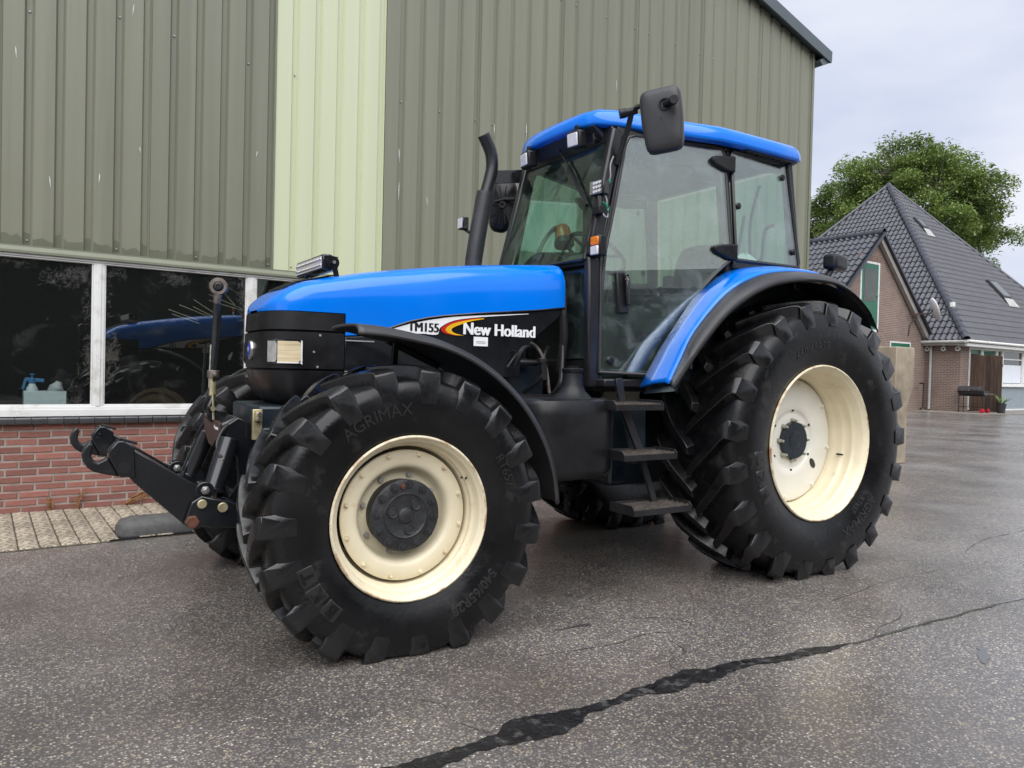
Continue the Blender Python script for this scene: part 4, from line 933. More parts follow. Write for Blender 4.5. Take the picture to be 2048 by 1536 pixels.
def steps(sd):
    st = part('step_bar', MB().bar((1.325,sd*0.70,1.22),(1.30,sd*0.72,1.06),0.02,0.05,(1,0,0)).bar((1.30,sd*0.72,1.06),(1.215,sd*0.78,0.80),0.02,0.055,(1,0,0)).bar((1.215,sd*0.78,0.80),(1.135,sd*0.83,0.50),0.018,0.04,(1,0,0)), 'dark_metal', 0.003)
    part('step_box', MB().prism([(1.27,1.06),(1.06,1.05),(1.05,0.72),(1.16,0.70)], 'xz', sd*0.56, sd*0.66), 'navy_metal', 0.015, parent=st)
    for x0, x1, z, y0, y1 in ((1.525,1.175,1.045,0.70,0.93),(1.49,1.10,0.770,0.77,0.97),(1.435,1.005,0.470,0.79,1.0)):
        mb = MB(); h = 0.048
        mb.box(x1, x0, sd*y1-0.003, sd*y1+0.003, z, z+h*0.72); mb.box(x1, x0, sd*y0-0.003, sd*y0+0.003, z, z+h)
        for xe in (x0, x1): mb.prism([(sd*y0,z),(sd*y1,z),(sd*y1,z+h*0.72),(sd*(y1-0.02),z+h*1.15),(sd*y0,z+h*1.15)], 'yz', xe-0.003, xe+0.003)
        tp = part('step_tread', mb, 'dark_metal', 0.002, parent=st)
        mb = MB(); nrow = 5
        for r_ in range(nrow):
            yy = y0 + (y1-y0)*(r_+0.5)/nrow; nt_ = 26; pts_lo = []; pts_hi = []
            for i in range(nt_*2+1):
                x = x1 + (x0-x1)*i/(nt_*2); pts_hi.append((x, sd*yy, z+h*0.70 + (0.010 if i % 2 else 0))); pts_lo.append((x, sd*yy, z+0.006))
            mb.loft([pts_lo, pts_hi])
        o = part('step_grid', mb, 'worn_steel', parent=st, smooth=0, solid=0.003)
        tag(o, kind='stuff')
    return st
steps(1); steps(-1)
# ---------------------------------------------------------------- cab
A0, A1, A2 = V(1.375,0.520,1.16), V(1.395,0.508,1.94), V(1.205,0.478,2.74)
B0, B1 = V(0.465,0.755,1.90), V(0.515,0.700,2.72)
C0, C1 = V(-0.225,0.735,1.95), V(-0.145,0.685,2.74)
def my(p): return V(p[0], -p[1], p[2])
cabf = []
def post(name, pts, wx, wz, bev=0.012, mt='frame_black'):
    for sd in (1, -1):
        mb = MB()
        for a, b in zip(pts, pts[1:]):
            a_, b_ = (a, b) if sd > 0 else (my(a), my(b))
            mb.bar(a_, b_, wx, wz, (1,0,0))
        part(name, mb, mt, bev)
post('front_pillar', [A0, A1, A2], 0.055, 0.085, 0.014)
post('pillar_strip', [A0+V(-.045,.020,.05), A1+V(-.055,.022,0), A2+V(-.055,.022,-.05)], 0.012, 0.018, 0.003, 'grey_plastic')
post('centre_pillar', [B0+V(0,-0.02,-0.05), B1+V(0,-0.02,0)], 0.05, 0.085)
post('rear_pillar', [C0+V(0,-0.02,-0.1), C1+V(0,-0.02,0)], 0.05, 0.08)
part('cab_floor', MB().box(-0.25,1.36,-0.52,0.52,1.14,1.20).box(0.95,1.36,-0.62,0.62,1.165,1.215), 'frame_black', 0.01)
part('cab_rear_wall', MB().box(-0.28,-0.24,-0.66,0.66,1.15,1.97), 'frame_black', 0.01)
part('firewall', MB().box(1.30,1.345,-0.34,0.34,1.16,1.93), 'navy_metal', 0.01)
# roof frame under the roof
part('roof_frame', MB().bar(A2+V(0,0,-0.02), my(A2)+V(0,0,-0.02), 0.07, 0.10).bar(C1, my(C1), 0.07, 0.09).bar(A2+V(0,-.01,0), B1+V(0,-.01,0), 0.06, 0.10).bar(my(A2)+V(0,.01,0), my(B1)+V(0,.01,0), 0.06, 0.10).bar(B1+V(0,-.01,0), C1+V(0,-.01,0), 0.06, 0.09).bar(my(B1)+V(0,.01,0), my(C1)+V(0,.01,0), 0.06, 0.09), 'frame_black', 0.01)
part('waist_rail', MB().bar((0.47,0.755,1.955),(-0.24,0.735,1.965),0.05,0.06).bar((0.47,-0.755,1.955),(-0.24,-0.735,1.965),0.05,0.06).bar((-0.25,0.73,1.96),(-0.25,-0.73,1.96),0.05,0.06), 'frame_black', 0.012)
part('cowl', MB().bar((1.395,0.50,1.915),(1.395,-0.50,1.915),0.05,0.045), 'frame_black', 0.01)

# doors
DN, DC = (0.3105, 1.0, 0.0689), 0.545 + 0.3105*1.345 + 0.0689*1.2
def dy(x, z): return DC - 0.3105*x - 0.0689*z
door_xz = [(1.352,1.254),(1.005,1.245),(0.965,1.30),(0.898,1.463),(0.746,1.702),(0.68,1.80),(0.60,1.885),(0.535,1.945),(0.500,1.972),(0.487,2.02),(0.515,2.645),(0.535,2.690),(0.60,2.70),(1.10,2.712),(1.142,2.695),(1.165,2.64),(1.237,2.274),(1.298,1.994),(1.334,1.689)]
def doorway(sd):
    P = [(x, sd*(dy(x, z)+0.016), z) for x, z in door_xz]
    gl = part('door', MB().poly(P), 'cab_glass', smooth=0, solid=0.006)
    part('door_seal', MB().tube(P + [P[0], P[1]], 0.0105, 8, caps=False), 'grey_plastic', parent=gl)
    P2 = [(x + (0.955-x)*0.02, sd*(dy(x, z)+0.004), z + (1.98-z)*0.02) for x, z in door_xz]
    part('door_edge', MB().tube(P2 + [P2[0], P2[1]], 0.010, 6, caps=False), 'frame_black', parent=gl)
    hp = lambda x, z, o: (x, sd*(dy(x, z)+o), z)
    mb = MB().bar(hp(1.225,1.86,0.035), hp(1.215,1.61,0.035), 0.075, 0.030, (0,1,0)); part('door_handle', mb, 'black_plastic', 0.008, parent=gl)
    part('handle_grip', MB().bar(hp(1.198,1.835,0.062), hp(1.195,1.66,0.062), 0.028, 0.022, (0,1,0)).bar(hp(1.198,1.835,0.035), hp(1.198,1.835,0.065), 0.03, 0.03), 'black_gloss', 0.006, parent=gl)
    part('lock_barrel', MB().cyl(hp(1.205,1.815,0.06), hp(1.205,1.815,0.078), 0.009, n=12), 'chrome', parent=gl)
    part('door_knob', MB().lathe([(0,0.024),(0.012,0.026),(0.020,0.020),(0.022,0.0)], hp(1.288,1.325,0.018), (0,sd,0), 16), 'black_plastic', parent=gl)
    for z in (2.590, 2.030):
        x1 = 0.478; sh = [(x1-0.012,z-0.055),(x1+0.05,z-0.045),(x1+0.125,z-0.012),(x1+0.150,z+0.012),(x1+0.145,z+0.035),(x1+0.11,z+0.045),(x1-0.012,z+0.052)]
        v_ = [(x, sd*(dy(x, z)+0.020), zz) for x, zz in sh] + [(x, sd*(dy(x, z)+0.052), zz) for x, zz in sh]; n = len(sh)
        part('door_hinge', MB().add(v_, [tuple(range(n)), tuple(range(2*n-1, n-1, -1))] + [(i, (i+1) % n, n+(i+1) % n, n+i) for i in range(n)]), 'black_plastic', 0.01, parent=gl)
doorway(1); doorway(-1)
# rear quarter windows
def ry(x, z): return 0.765 - 0.04*(0.47 - x)*-1*0 + 0.04*(x-0.47) - 0.0689*(z-1.95)
qxz = [(0.445,1.985),(-0.196,1.998),(-0.205,2.03),(-0.105,2.68),(-0.089,2.705),(0.455,2.682),(0.465,2.655)]
def quarter(sd):
    P = [(x, sd*(ry(x, z)+0.012), z) for x, z in qxz]
    q = part('quarter_window', MB().poly(P), 'cab_glass', smooth=0, solid=0.006)
    part('window_border', MB().tube(P + [P[0], P[1]], 0.016, 6, caps=False), 'frame_black', parent=q)
    for x, z in ((0.420,2.335),(-0.042,2.594),(-0.140,2.101)):
        part('window_knob', MB().lathe([(0,0.020),(0.010,0.022),(0.016,0.017),(0.018,0.0)], (x, sd*(ry(x, z)+0.016), z), (0,sd,0), 16), 'black_plastic', parent=q)
    # tinted band at the top
    a = [(0.455,2.682),(-0.089,2.705),(-0.095,2.63),(0.1,2.607),(0.3,2.607),(0.457,2.62)]
    part('tint_band', MB().poly([(x, sd*(ry(x, z)+0.004), z) for x, z in a]), 'frame_black', smooth=0, parent=q)
quarter(1); quarter(-1)
# windscreen, lower front panes, rear window
def wx_(z): return 1.414 - 0.266*(z - 1.98)
ws = part('windscreen', MB().poly([(wx_(1.925)+.012,0.500,1.925),(wx_(2.68)+.012,0.462,2.68),(wx_(2.68)+.012,-0.462,2.68),(wx_(1.925)+.012,-0.500,1.925)]), 'green_glass', smooth=0, solid=0.006)
part('screen_seal', MB().tube([(wx_(1.925)+.016,0.498,1.925),(wx_(2.68)+.016,0.460,2.68),(wx_(2.68)+.016,-0.460,2.68),(wx_(1.925)+.016,-0.498,1.925),(wx_(1.925)+.016,0.498,1.925)], 0.012, 6), 'frame_black', parent=ws)
for sd in (1,-1):
    lp = part('lower_pane', MB().poly([(1.385,sd*0.478,1.885),(1.385,sd*0.215,1.885),(1.375,sd*0.190,1.335),(1.375,sd*0.478,1.335)]), 'cab_glass', smooth=0, solid=0.006)
    part('pane_seal', MB().tube([(1.388,sd*0.478,1.885),(1.388,sd*0.215,1.885),(1.378,sd*0.190,1.335),(1.378,sd*0.478,1.335),(1.388,sd*0.478,1.885)], 0.009, 6), 'frame_black', parent=lp)
part('lower_front_panel', MB().box(1.355,1.378,-0.50,0.50,1.16,1.33), 'frame_black', 0.01)
rw = part('rear_window', MB().poly([(-0.262,0.66,1.99),(-0.185,0.62,2.68),(-0.185,-0.62,2.68),(-0.262,-0.66,1.99)]), 'green_glass', smooth=0, solid=0.006)

# roof
PL = [(1.365,0.0),(1.362,0.15),(1.352,0.30),(1.318,0.415),(1.22,0.505),(1.00,0.615),(0.75,0.725),(0.60,0.778),(0.45,0.795),(0.1,0.795),(-0.12,0.790),(-0.175,0.765),(-0.205,0.70),(-0.215,0.45),(-0.22,0.0)]
ZL = [(-0.22,2.715),(0.0,2.712),(0.5,2.712),(0.8,2.722),(1.1,2.748),(1.30,2.778),(1.365,2.782)]
def roof_ring(k, dz, inset=None):
    L = []
    for x, y in PL:
        cx = 0.58; xx = cx + (x-cx)*k; yy = y*k
        L.append((xx, yy, lerp_tab(ZL, x) + dz))
    return L + [(x, -y, z) for x, y, z in reversed(L[1:-1])]
levels = [(0.93,-0.012),(0.985,-0.008),(0.997,0.000),(1.0,0.012),(0.996,0.042),(0.984,0.072),(0.955,0.094),(0.90,0.110),(0.75,0.128),(0.45,0.143),(0.2,0.149),(0.01,0.150)]
rf = part('roof', MB().loft([roof_ring(*l) for l in levels], closed=True), 'blue', smooth=50)
part('roof_underside', MB().loft([roof_ring(0.935,-0.008), roof_ring(0.90,0.010), roof_ring(0.05,0.012)], closed=True), 'liner', smooth=30)
part('visor', MB().prism([(1.325,2.775),(1.225,2.70),(1.205,2.65),(1.18,2.66),(1.18,2.775)], 'xz', -0.40, 0.40), 'liner', 0.01)
part('roof_vent', MB().prism([(0.42,0.700),(-0.10,0.715),(-0.13,0.770),(0.36,0.770)], 'xy', 2.690, 2.704), 'black_plastic', 0.004)
for i in range(9): part('vent_slat', MB().obox((0.34-i*0.052,0.738,2.688),(0.012,0.05,0.004)), 'frame_black', parent=rf)
part('rear_reflector', MB().box(-0.245,-0.215,0.60,0.63,2.78,2.85), 'black_plastic', 0.006)
def work_lamp(p, dirx, s=1.0, name='roof_lamp'):
    p = Vector(p); d = Vector(dirx).normalized(); r = d.cross(V(0,0,1)).normalized(); u = r.cross(d); Mx = Matrix((d, r, u)).transposed()
    l = part(name, MB().obox(p, (0.075*s,0.125*s,0.115*s), Mx), 'black_plastic', 0.018, seg=3)
    part('lamp_lens', MB().obox(p + d*0.037*s, (0.012*s,0.092*s,0.082*s), Mx), 'lamp_lens', 0.010, parent=l)
    part('lamp_foot', MB().obox(p + u*0.07*s - d*0.01, (0.025,0.03,0.05), Mx), 'black_plastic', 0.004, parent=l); return l
for sd in (1,-1): work_lamp((1.352,sd*0.275,2.700), (1, 0.10*sd, -0.10))
part('wiper_pivot', MB().cyl((1.25,0.36,2.70),(1.29,0.36,2.70),0.016,n=14).box(1.275,1.295,0.352,0.368,2.665,2.735), 'dark_metal', 0.003)
wpr = part('wiper', MB().tube([(1.262,-0.046,2.735),(1.290,0.10,2.60),(1.305,0.16,2.55)], 0.007, 8).bar((1.302,0.13,2.575),(1.372,0.42,2.27),0.022,0.014), 'frame_black')
# mirror, left: arm from the pillar head, housing seen from behind
mr = part('mirror', (lambda b: b)(MB().tube([(1.225,0.515,2.52),(1.222,0.55,2.60),(1.215,0.60,2.72),(1.24,0.66,2.795)], 0.017, 12)), 'frame_black')
part('mirror_clamp', MB().cyl((1.29,0.645,2.78),(1.225,0.69,2.80),0.022,n=14).cyl((1.31,0.63,2.775),(1.275,0.655,2.785),0.028,n=16), 'black_plastic', 0.003, parent=mr)
part('mirror_arm', MB().tube([(1.235,0.665,2.795),(1.25,0.72,2.805),(1.27,0.80,2.79),(1.30,0.90,2.745)], 0.016, 10), 'frame_black', parent=mr)
mc = V(1.262,0.945,2.665)
d_ = V(0.80,0.60,-0.06).normalized(); r_v = d_.cross(V(0,0,1)).normalized(); u_ = r_v.cross(d_); rollm = Matrix.Rotation(R_(7), 3, d_)
def mrect(k, off, hw_=0.116, hh=0.178, n=6.5, m=40):
    res = []
    for i in range(m):
        a = 2*math.pi*i/m; c, s_ = math.cos(a), math.sin(a)
        xx = math.copysign(abs(c)**(2/n), c)*hw_*k; yy = math.copysign(abs(s_)**(2/n), s_)*hh*k
        xx *= 1 - 0.10*(yy/hh < 0)*(-yy/hh)
        res.append(mc + rollm @ (r_v*xx + u_*yy) + d_*off)
    return res
part('mirror_housing', MB().loft([mrect(0.93,-0.030), mrect(1.0,-0.022), mrect(1.0,0.0), mrect(0.97,0.018), mrect(0.90,0.030), mrect(0.75,0.037), mrect(0.5,0.040), mrect(0.02,0.041)], closed=True), 'grey_plastic', parent=mr, smooth=60)
part('mirror_glass', MB().poly(mrect(0.93,-0.029)), 'chrome', parent=mr, smooth=0)
hubp = mc + u_*0.075 - r_v*0.02 + d_*0.042
part('mirror_boss', MB().lathe([(-0.004,0.036),(0.006,0.034),(0.006,0.026),(-0.002,0.022),(-0.002,0.0)], hubp, d_, 22), 'black_plastic', parent=mr)
part('mirror_knob', MB().cyl(hubp, hubp + d_*0.035 - r_v*0.04, 0.018, n=14).cyl(hubp + d_*0.035 - r_v*0.045, hubp + d_*0.075 - r_v*0.062, 0.026, n=12), 'black_plastic', 0.003, parent=mr)
# right mirror, folded, behind the windscreen edge
m2 = part('mirror', MB().bar((1.20,-0.52,2.665),(1.42,-0.62,2.645),0.012,0.095).tube([(1.22,-0.55,2.50),(1.28,-0.70,2.52),(1.33,-0.76,2.50)],0.014,8), 'black_gloss', 0.003)
for a in ((1.215,-0.518,2.69),(1.215,-0.518,2.64)): part('arm_bolt', MB().cyl(a,(a[0]+0.003,a[1]+0.012,a[2]),0.008,n=8), 'chrome', parent=m2)
mc = V(1.27,-0.745,2.48); d_ = V(0.55,0.83,0.0).normalized(); r_v = d_.cross(V(0,0,1)).normalized(); u_ = r_v.cross(d_); rollm = Matrix.Rotation(R_(-8), 3, d_)
part('mirror_housing', MB().loft([mrect(0.93,-0.030,0.10,0.20,3.0), mrect(1.0,-0.02,0.10,0.20,3.0), mrect(1.0,0.0,0.10,0.20,3.0), mrect(0.88,0.022,0.10,0.20,3.0), mrect(0.02,0.03,0.10,0.20,3.0)], closed=True), 'black_plastic', parent=m2, smooth=50)
mb = MB()
for i in range(10):
    a = 2*math.pi*i/10; mb.bar(mc + d_*0.030 + (r_v*math.cos(a)+u_*math.sin(a))*0.03, mc + d_*0.028 + r_v*math.cos(a)*0.085 + u_*math.sin(a)*0.15, 0.006, 0.006)
part('housing_rib', mb, 'black_plastic', parent=m2); part('housing_boss', MB().lathe([(0.02,0.03),(0.045,0.026),(0.045,0.012),(0.035,0.0)], mc, d_, 16), 'black_plastic', parent=m2)
# indicator and LED work lamp on the pillar
ind = part('indicator', MB().obox((1.395,0.575,2.000),(0.060,0.085,0.125)), 'black_plastic', 0.012)
part('amber_lens', MB().obox((1.426,0.575,2.026),(0.014,0.070,0.052)), 'amber', 0.006, parent=ind)
part('clear_lens', MB().obox((1.426,0.575,1.970),(0.014,0.070,0.054)), 'lamp_lens', 0.006, parent=ind)
wl = part('work_lamp', MB().obox((1.350,0.515,2.358),(0.055,0.105,0.085), Matrix.Rotation(R_(12),3,'Z')), 'black_gloss', 0.006)
mb = MB()
for i in range(4):
    for j in range(3): mb.lathe([(0,0.010),(0.004,0.009),(0.002,0.0)], (1.381, 0.474+i*0.026, 2.334+j*0.025), (1,0.2,0), 8)
o = part('led_cell', mb, 'lamp_lens', parent=wl); part('led_face', MB().obox((1.377,0.514,2.358),(0.006,0.095,0.076), Matrix.Rotation(R_(12),3,'Z')), 'chrome', parent=wl); tag(o, kind='stuff')
for i in range(6): part('cooling_fin', MB().obox((1.318,0.500+i*0.0,2.325+i*0.013),(0.03,0.095,0.004)), 'black_gloss', parent=wl)
part('lamp_bracket', MB().bar((1.36,0.525,2.31),(1.365,0.535,2.24),0.03,0.03).obox((1.375,0.545,2.215),(0.06,0.075,0.05)), 'black_plastic', 0.006, parent=wl)
part('lamp_wire', MB().tube(smoothpath([(1.34,0.535,2.33),(1.33,0.56,2.28),(1.335,0.555,2.23),(1.37,0.58,2.19),(1.35,0.59,2.17),(1.32,0.56,2.2)],5), 0.005, 6).tube(smoothpath([(1.26,0.525,2.56),(1.29,0.535,2.50),(1.30,0.55,2.42),(1.315,0.53,2.38)],5),0.0045,6), 'grey_wire', parent=wl)
rg = random.Random(4); mb = MB()
for k in range(16):
    p = V(1.335+rg.uniform(-.02,.02),0.555+rg.uniform(-.015,.015),2.245+rg.uniform(-.025,.03)); q = p + V(rg.uniform(-.02,.02),rg.uniform(0,.015),rg.uniform(-.03,.03)); mb.bar(p,q,0.010,0.003)
mb.bar((1.305,0.552,2.405),(1.32,0.545,2.385),0.02,0.02); part('green_tape', mb, 'grn_wire', parent=wl)

# interior: seat, steering column, dashboard, beacon, liner, grab bars
st_ = part('seat', MB().box(0.05,0.58,-0.25,0.25,1.50,1.64), 'seat', 0.05, seg=3)
part('seat_back', MB().loft([[(-0.02+0.02*k - 0.05*(z-1.6), y*sx, z) for k, y in ((0,-.24),(3,-.24),(4.5,-.12),(4.5,.12),(3,.24),(0,.24))] for z, sx in ((1.60,1.0),(1.9,1.0),(2.10,0.92),(2.20,0.7),(2.22,0.45))], closed=True, caps=True), 'seat', 0.02, parent=st_)
for sd in (1,-1): part('arm_rest', MB().box(0.05,0.42,sd*0.29-0.04,sd*0.29+0.04,1.80,1.86), 'seat', 0.02, parent=st_)
part('seat_base', MB().box(0.1,0.5,-0.2,0.2,1.20,1.50), 'trim_grey', 0.03, parent=st_)
part('dashboard', MB().prism([(1.34,1.20),(1.34,1.90),(1.24,2.02),(1.05,1.98),(1.0,1.85),(1.08,1.60),(1.10,1.20)], 'xz', -0.30, 0.22), 'trim_grey', 0.03)
part('instrument_pod', MB().loft([[(1.30-0.02*abs(y)*3, y, 1.90), (1.33-0.2*abs(y+.18), y, 2.00 + 0.06*max(0, 1-((y+.18)/.26)**2)), (1.10, y, 2.03 + 0.05*max(0, 1-((y+.18)/.26)**2)), (1.05, y, 1.90)] for y in [-.46,-.40,-.3,-.18,-.06,.04,.08]], closed=True, caps=True), 'black_plastic', 0.01)
ang = R_(32); sw_c = V(0.98,0.02,2.06); ax_ = V(-math.sin(ang),0,math.cos(ang))
mb = MB(); a_ = V(0,1,0); b_ = ax_.cross(a_); pts = [sw_c + a_*0.215*math.cos(t) + b_*0.215*math.sin(t) for t in [2*math.pi*i/36 for i in range(37)]]
mb.tube(pts, 0.015, 8, caps=False)
for t in (0.3, 2.4, 4.5): mb.bar(sw_c - ax_*0.02, sw_c + (a_*math.cos(t)+b_*math.sin(t))*0.21, 0.03, 0.014)
mb.cyl(sw_c - ax_*0.05, sw_c + ax_*0.01, 0.05, n=16); sw_ = part('steering_wheel', mb, 'black_plastic')
part('steering_column', MB().cyl(sw_c - ax_*0.05, (1.12,0.02,1.75), 0.04, n=14), 'black_plastic', parent=sw_)
bc = V(1.17,-0.095,2.16); bd = V(0.12,0.32,-0.94).normalized()*-1
bd = V(-0.1,-0.36,0.93).normalized()
be_ = part('beacon', MB().lathe([(-0.055,0.001),(-0.055,0.068),(-0.030,0.070),(-0.010,0.062)], bc, bd, 24), 'black_plastic')
part('beacon_dome', MB().lathe([(-0.010,0.060),(0.03,0.056),(0.075,0.050),(0.095,0.036),(0.102,0.0)], bc, bd, 24), 'amber_dome', parent=be_)
P = []
for i in range(181):
    t = i/180; base = V(1.20,-0.14,2.24).lerp(V(1.22,-0.38,2.02), t) + V(0,0,0.04*math.sin(math.pi*t)); P.append(base + V(0.012*math.cos(t*150), 0.010*math.sin(t*150), 0.008*math.cos(t*150)))
part('curly_cable', MB().tube(P, 0.0032, 5), 'black_plastic', parent=be_)
P = []
for i in range(201):
    t = i/200; a = math.pi*(1.0 + t*1.15); base = V(1.20, 0.055 + 0.115*math.cos(a), 2.10 + 0.12*math.sin(a)); P.append(base + V(0.011*math.cos(t*170), 0, 0.011*math.sin(t*170)))
part('curly_cable', MB().tube(P, 0.0032, 5), 'black_plastic', parent=be_)
part('grab_rail', MB().tube(smoothpath([(-0.18,0.42,2.62),(-0.17,0.40,2.55),(-0.16,0.36,2.35),(-0.17,0.36,2.12),(-0.15,0.40,2.07),(-0.12,0.50,2.08),(-0.1,0.53,2.20),(-0.1,0.55,2.28),(-0.1,0.62,2.30)],6), 0.012, 8).bar((-0.16,0.30,2.42),(-0.12,0.27,2.05),0.02,0.02), 'grey_plastic')
part('control_console', MB().box(0.0,0.62,-0.58,-0.34,1.2,1.78), 'trim_grey', 0.03)
for x_, z_ in ((0.5,1.95),(0.4,1.98),(0.3,1.92)): part('lever', MB().cyl((x_-0.03,-0.45,1.76),(x_,-0.45,z_),0.009,n=8).lathe([(0,0.001),(0.005,0.018),(0.035,0.02),(0.05,0.001)],(x_,-0.45,z_-0.01),(0,0,1),12), 'black_plastic')
part('plastic_bag', (lambda m_: m_)(MB().loft([[(0.10+0.10*r*math.cos(a)*(1+0.25*math.sin(3*a+k)), 0.55+0.07*r*math.sin(a), 1.985+zz+0.012*math.sin(5*a+k)) for a in [2*math.pi*i/16 for i in range(16)]] for k, (r, zz) in enumerate(((1,0),(1.05,0.03),(0.75,0.06),(0.45,0.085),(0.1,0.10)))], closed=True)), 'white_print', smooth=0)
part('parcel_shelf', MB().box(-0.24,0.44,0.45,0.73,1.93,1.98), 'trim_grey', 0.01)

# ---------------------------------------------------------------- rear fenders
FO = [(1.285,1.190),(1.19,1.305),(1.085,1.425),(0.93,1.580),(0.77,1.693),(0.556,1.795),(0.332,1.850),(0.10,1.872),(-0.09,1.868),(-0.24,1.835),(-0.377,1.772),(-0.49,1.690),(-0.565,1.590)]
FS = [(1.205,1.195),(1.115,1.350),(1.020,1.500),(0.825,1.688),(0.66,1.795),(0.47,1.868),(0.27,1.905),(0.06,1.920),(-0.12,1.912),(-0.28,1.870),(-0.41,1.800),(-0.52,1.710),(-0.585,1.610)]
FI = [(1.155,1.165),(1.065,1.300),(0.975,1.430),(0.755,1.712),(0.64,1.815),(0.50,1.905),(0.30,1.952),(0.06,1.968),(-0.14,1.958),(-0.31,1.910),(-0.44,1.840),(-0.54,1.740),(-0.60,1.640)]
def fender_r(sd):
    O, S, I = smoothpath(FO,4), smoothpath(FS,4), smoothpath(FI,4)
    n = len(O)
    def yi(i): return 0.70 if i < 8 else 0.70 + min(1, (i-8)/12)*0.05
    bl = MB().loft([[(p.x, sd*yi(i), p.y) for i, p in enumerate(I)],
                    [(I[i].x*0.6+S[i].x*0.4, sd*(yi(i)*0.55+1.0*0.45), (I[i].y*0.55+S[i].y*0.45)+0.016) for i in range(n)],
                    [(I[i].x*0.15+S[i].x*0.85, sd*0.955, (I[i].y*0.15+S[i].y*0.85)+0.014) for i in range(n)],
                    [(p.x, sd*1.0, p.y) for p in S]])
    f = part('rear_fender', bl, 'blue', smooth=60, solid=0.014)
    fx = MB().loft([[(p.x, sd*1.002, p.y) for p in S],
                    [(S[i].x*0.5+O[i].x*0.5+0.004, sd*1.060, S[i].y*0.45+O[i].y*0.55+0.014) for i in range(n)],
                    [(O[i].x+0.002, sd*1.100, O[i].y+0.004) for i in range(n)],
                    [(p.x-0.004, sd*1.108, p.y-0.008) for p in O], [(p.x-0.02, sd*1.100, p.y-0.022) for p in O]])
    part('fender_flare', fx, 'grey_plastic', parent=f, smooth=60, solid=0.008)
    inn = [(p.x*0.985, p.y-0.02) for p in I][4:] ; poly_ = inn + [(-0.60,1.10),(0.75,1.10),(1.02,1.20)]
    part('inner_plate', MB().prism(poly_, 'xz', sd*0.690, sd*0.702), 'navy_metal', parent=f, smooth=0)
    part('underside', MB().loft([[(p.x*0.975, sd*0.70, p.y-0.035) for p in I],[(p.x*0.975, sd*1.09, p.y-0.03) for p in O]]), 'navy_metal', parent=f, smooth=60)
    lp = part('rear_lamp', MB().obox((-0.535,sd*0.80,2.062),(0.20,0.10,0.105), Matrix.Rotation(R_(10),3,'Z')), 'black_plastic', 0.024, seg=3)
    part('lamp_stem', MB().tube([(-0.47,sd*0.80,1.90),(-0.455,sd*0.80,1.96),(-0.50,sd*0.80,2.02)],0.022,10), 'black_plastic', parent=lp)
    for x_, z_ in ((0.73,1.50),(0.80,1.31)): part('reflector_tab', MB().obox((x_,sd*0.74,z_),(0.012,0.05,0.045)), 'trim_grey', parent=f)
fender_r(1); fender_r(-1)

# ---------------------------------------------------------------- exhaust
ex_ = part('exhaust', MB().tube(smoothpath([(1.625,-0.55,1.80),(1.610,-0.55,2.05),(1.535,-0.55,2.50)],4), 0.060, 20), 'grey_plastic')
part('stack', MB().tube(smoothpath([(1.545,-0.55,2.44),(1.500,-0.55,2.60),(1.482,-0.55,2.70),(1.495,-0.55,2.79),(1.535,-0.55,2.865),(1.560,-0.55,2.905)],5), 0.043, 20, caps=False), 'frame_black', parent=ex_, solid=0.003)
mb = MB()   # perforated guard: dark dimple rows standing on the sleeve
a0, a1 = V(1.613,-0.55,2.02), V(1.538,-0.55,2.48); dd = (a1-a0).normalized(); s1_ = dd.cross(V(0,1,0)).normalized(); s2_ = dd.cross(s1_)
for i in range(30):
    for j in range(20):
        a = 2*math.pi*(j + 0.5*(i % 2))/20; n_ = s1_*math.cos(a) + s2_*math.sin(a)
        p = a0.lerp(a1, i/29) + n_*0.0612; u2 = dd*0.0055; v2 = dd.cross(n_)*0.0055
        mb.add([p+u2, p+u2*.5+v2*.87, p-u2*.5+v2*.87, p-u2, p-u2*.5-v2*.87, p+u2*.5-v2*.87], [(0,1,2,3,4,5)])
o = part('guard_hole', mb, 'black_print', parent=ex_, smooth=0, fix=False); tag(o, kind='stuff')
wl2 = part('work_lamp', MB().obox((1.675,-0.60,2.275),(0.05,0.07,0.085)), 'black_gloss', 0.006); part('led_face', MB().obox((1.702,-0.60,2.275),(0.006,0.060,0.07)), 'lamp_lens', parent=wl2)
part('lamp_bracket', MB().bar((1.67,-0.60,2.24),(1.62,-0.57,2.20),0.02,0.02), 'black_plastic', parent=wl2)

# hoses and pipes between hood and cab
rg = random.Random(9)
for k, pts in enumerate([[(1.80,0.33,1.36),(1.74,0.36,1.42),(1.66,0.36,1.38),(1.62,0.38,1.28),(1.60,0.40,1.12)],[(1.90,0.30,1.15),(1.83,0.36,1.28),(1.78,0.37,1.38),(1.70,0.34,1.40)],[(1.72,0.30,1.12),(1.66,0.40,1.22),(1.62,0.36,1.34),(1.55,0.3,1.40)],[(1.95,0.28,1.28),(1.80,0.33,1.30),(1.65,0.33,1.30)],[(1.58,0.38,1.10),(1.54,0.42,1.18),(1.50,0.38,1.32),(1.46,0.32,1.50)],[(1.47,0.32,1.25),(1.47,0.35,1.45),(1.49,0.36,1.62),(1.47,0.33,1.75)]]):
    part('hose', MB().tube(smoothpath(pts, 6), [0.010,0.017,0.013,0.020,0.016,0.026][k], 8), ['worn_steel','black_plastic','black_plastic','dark_metal','black_plastic','dark_metal'][k])
part('coupling', MB().cyl((1.655,0.40,1.30),(1.64,0.40,1.20),0.022,n=12).cyl((1.66,0.40,1.33),(1.655,0.40,1.30),0.028,n=6), 'dark_metal', 0.003)

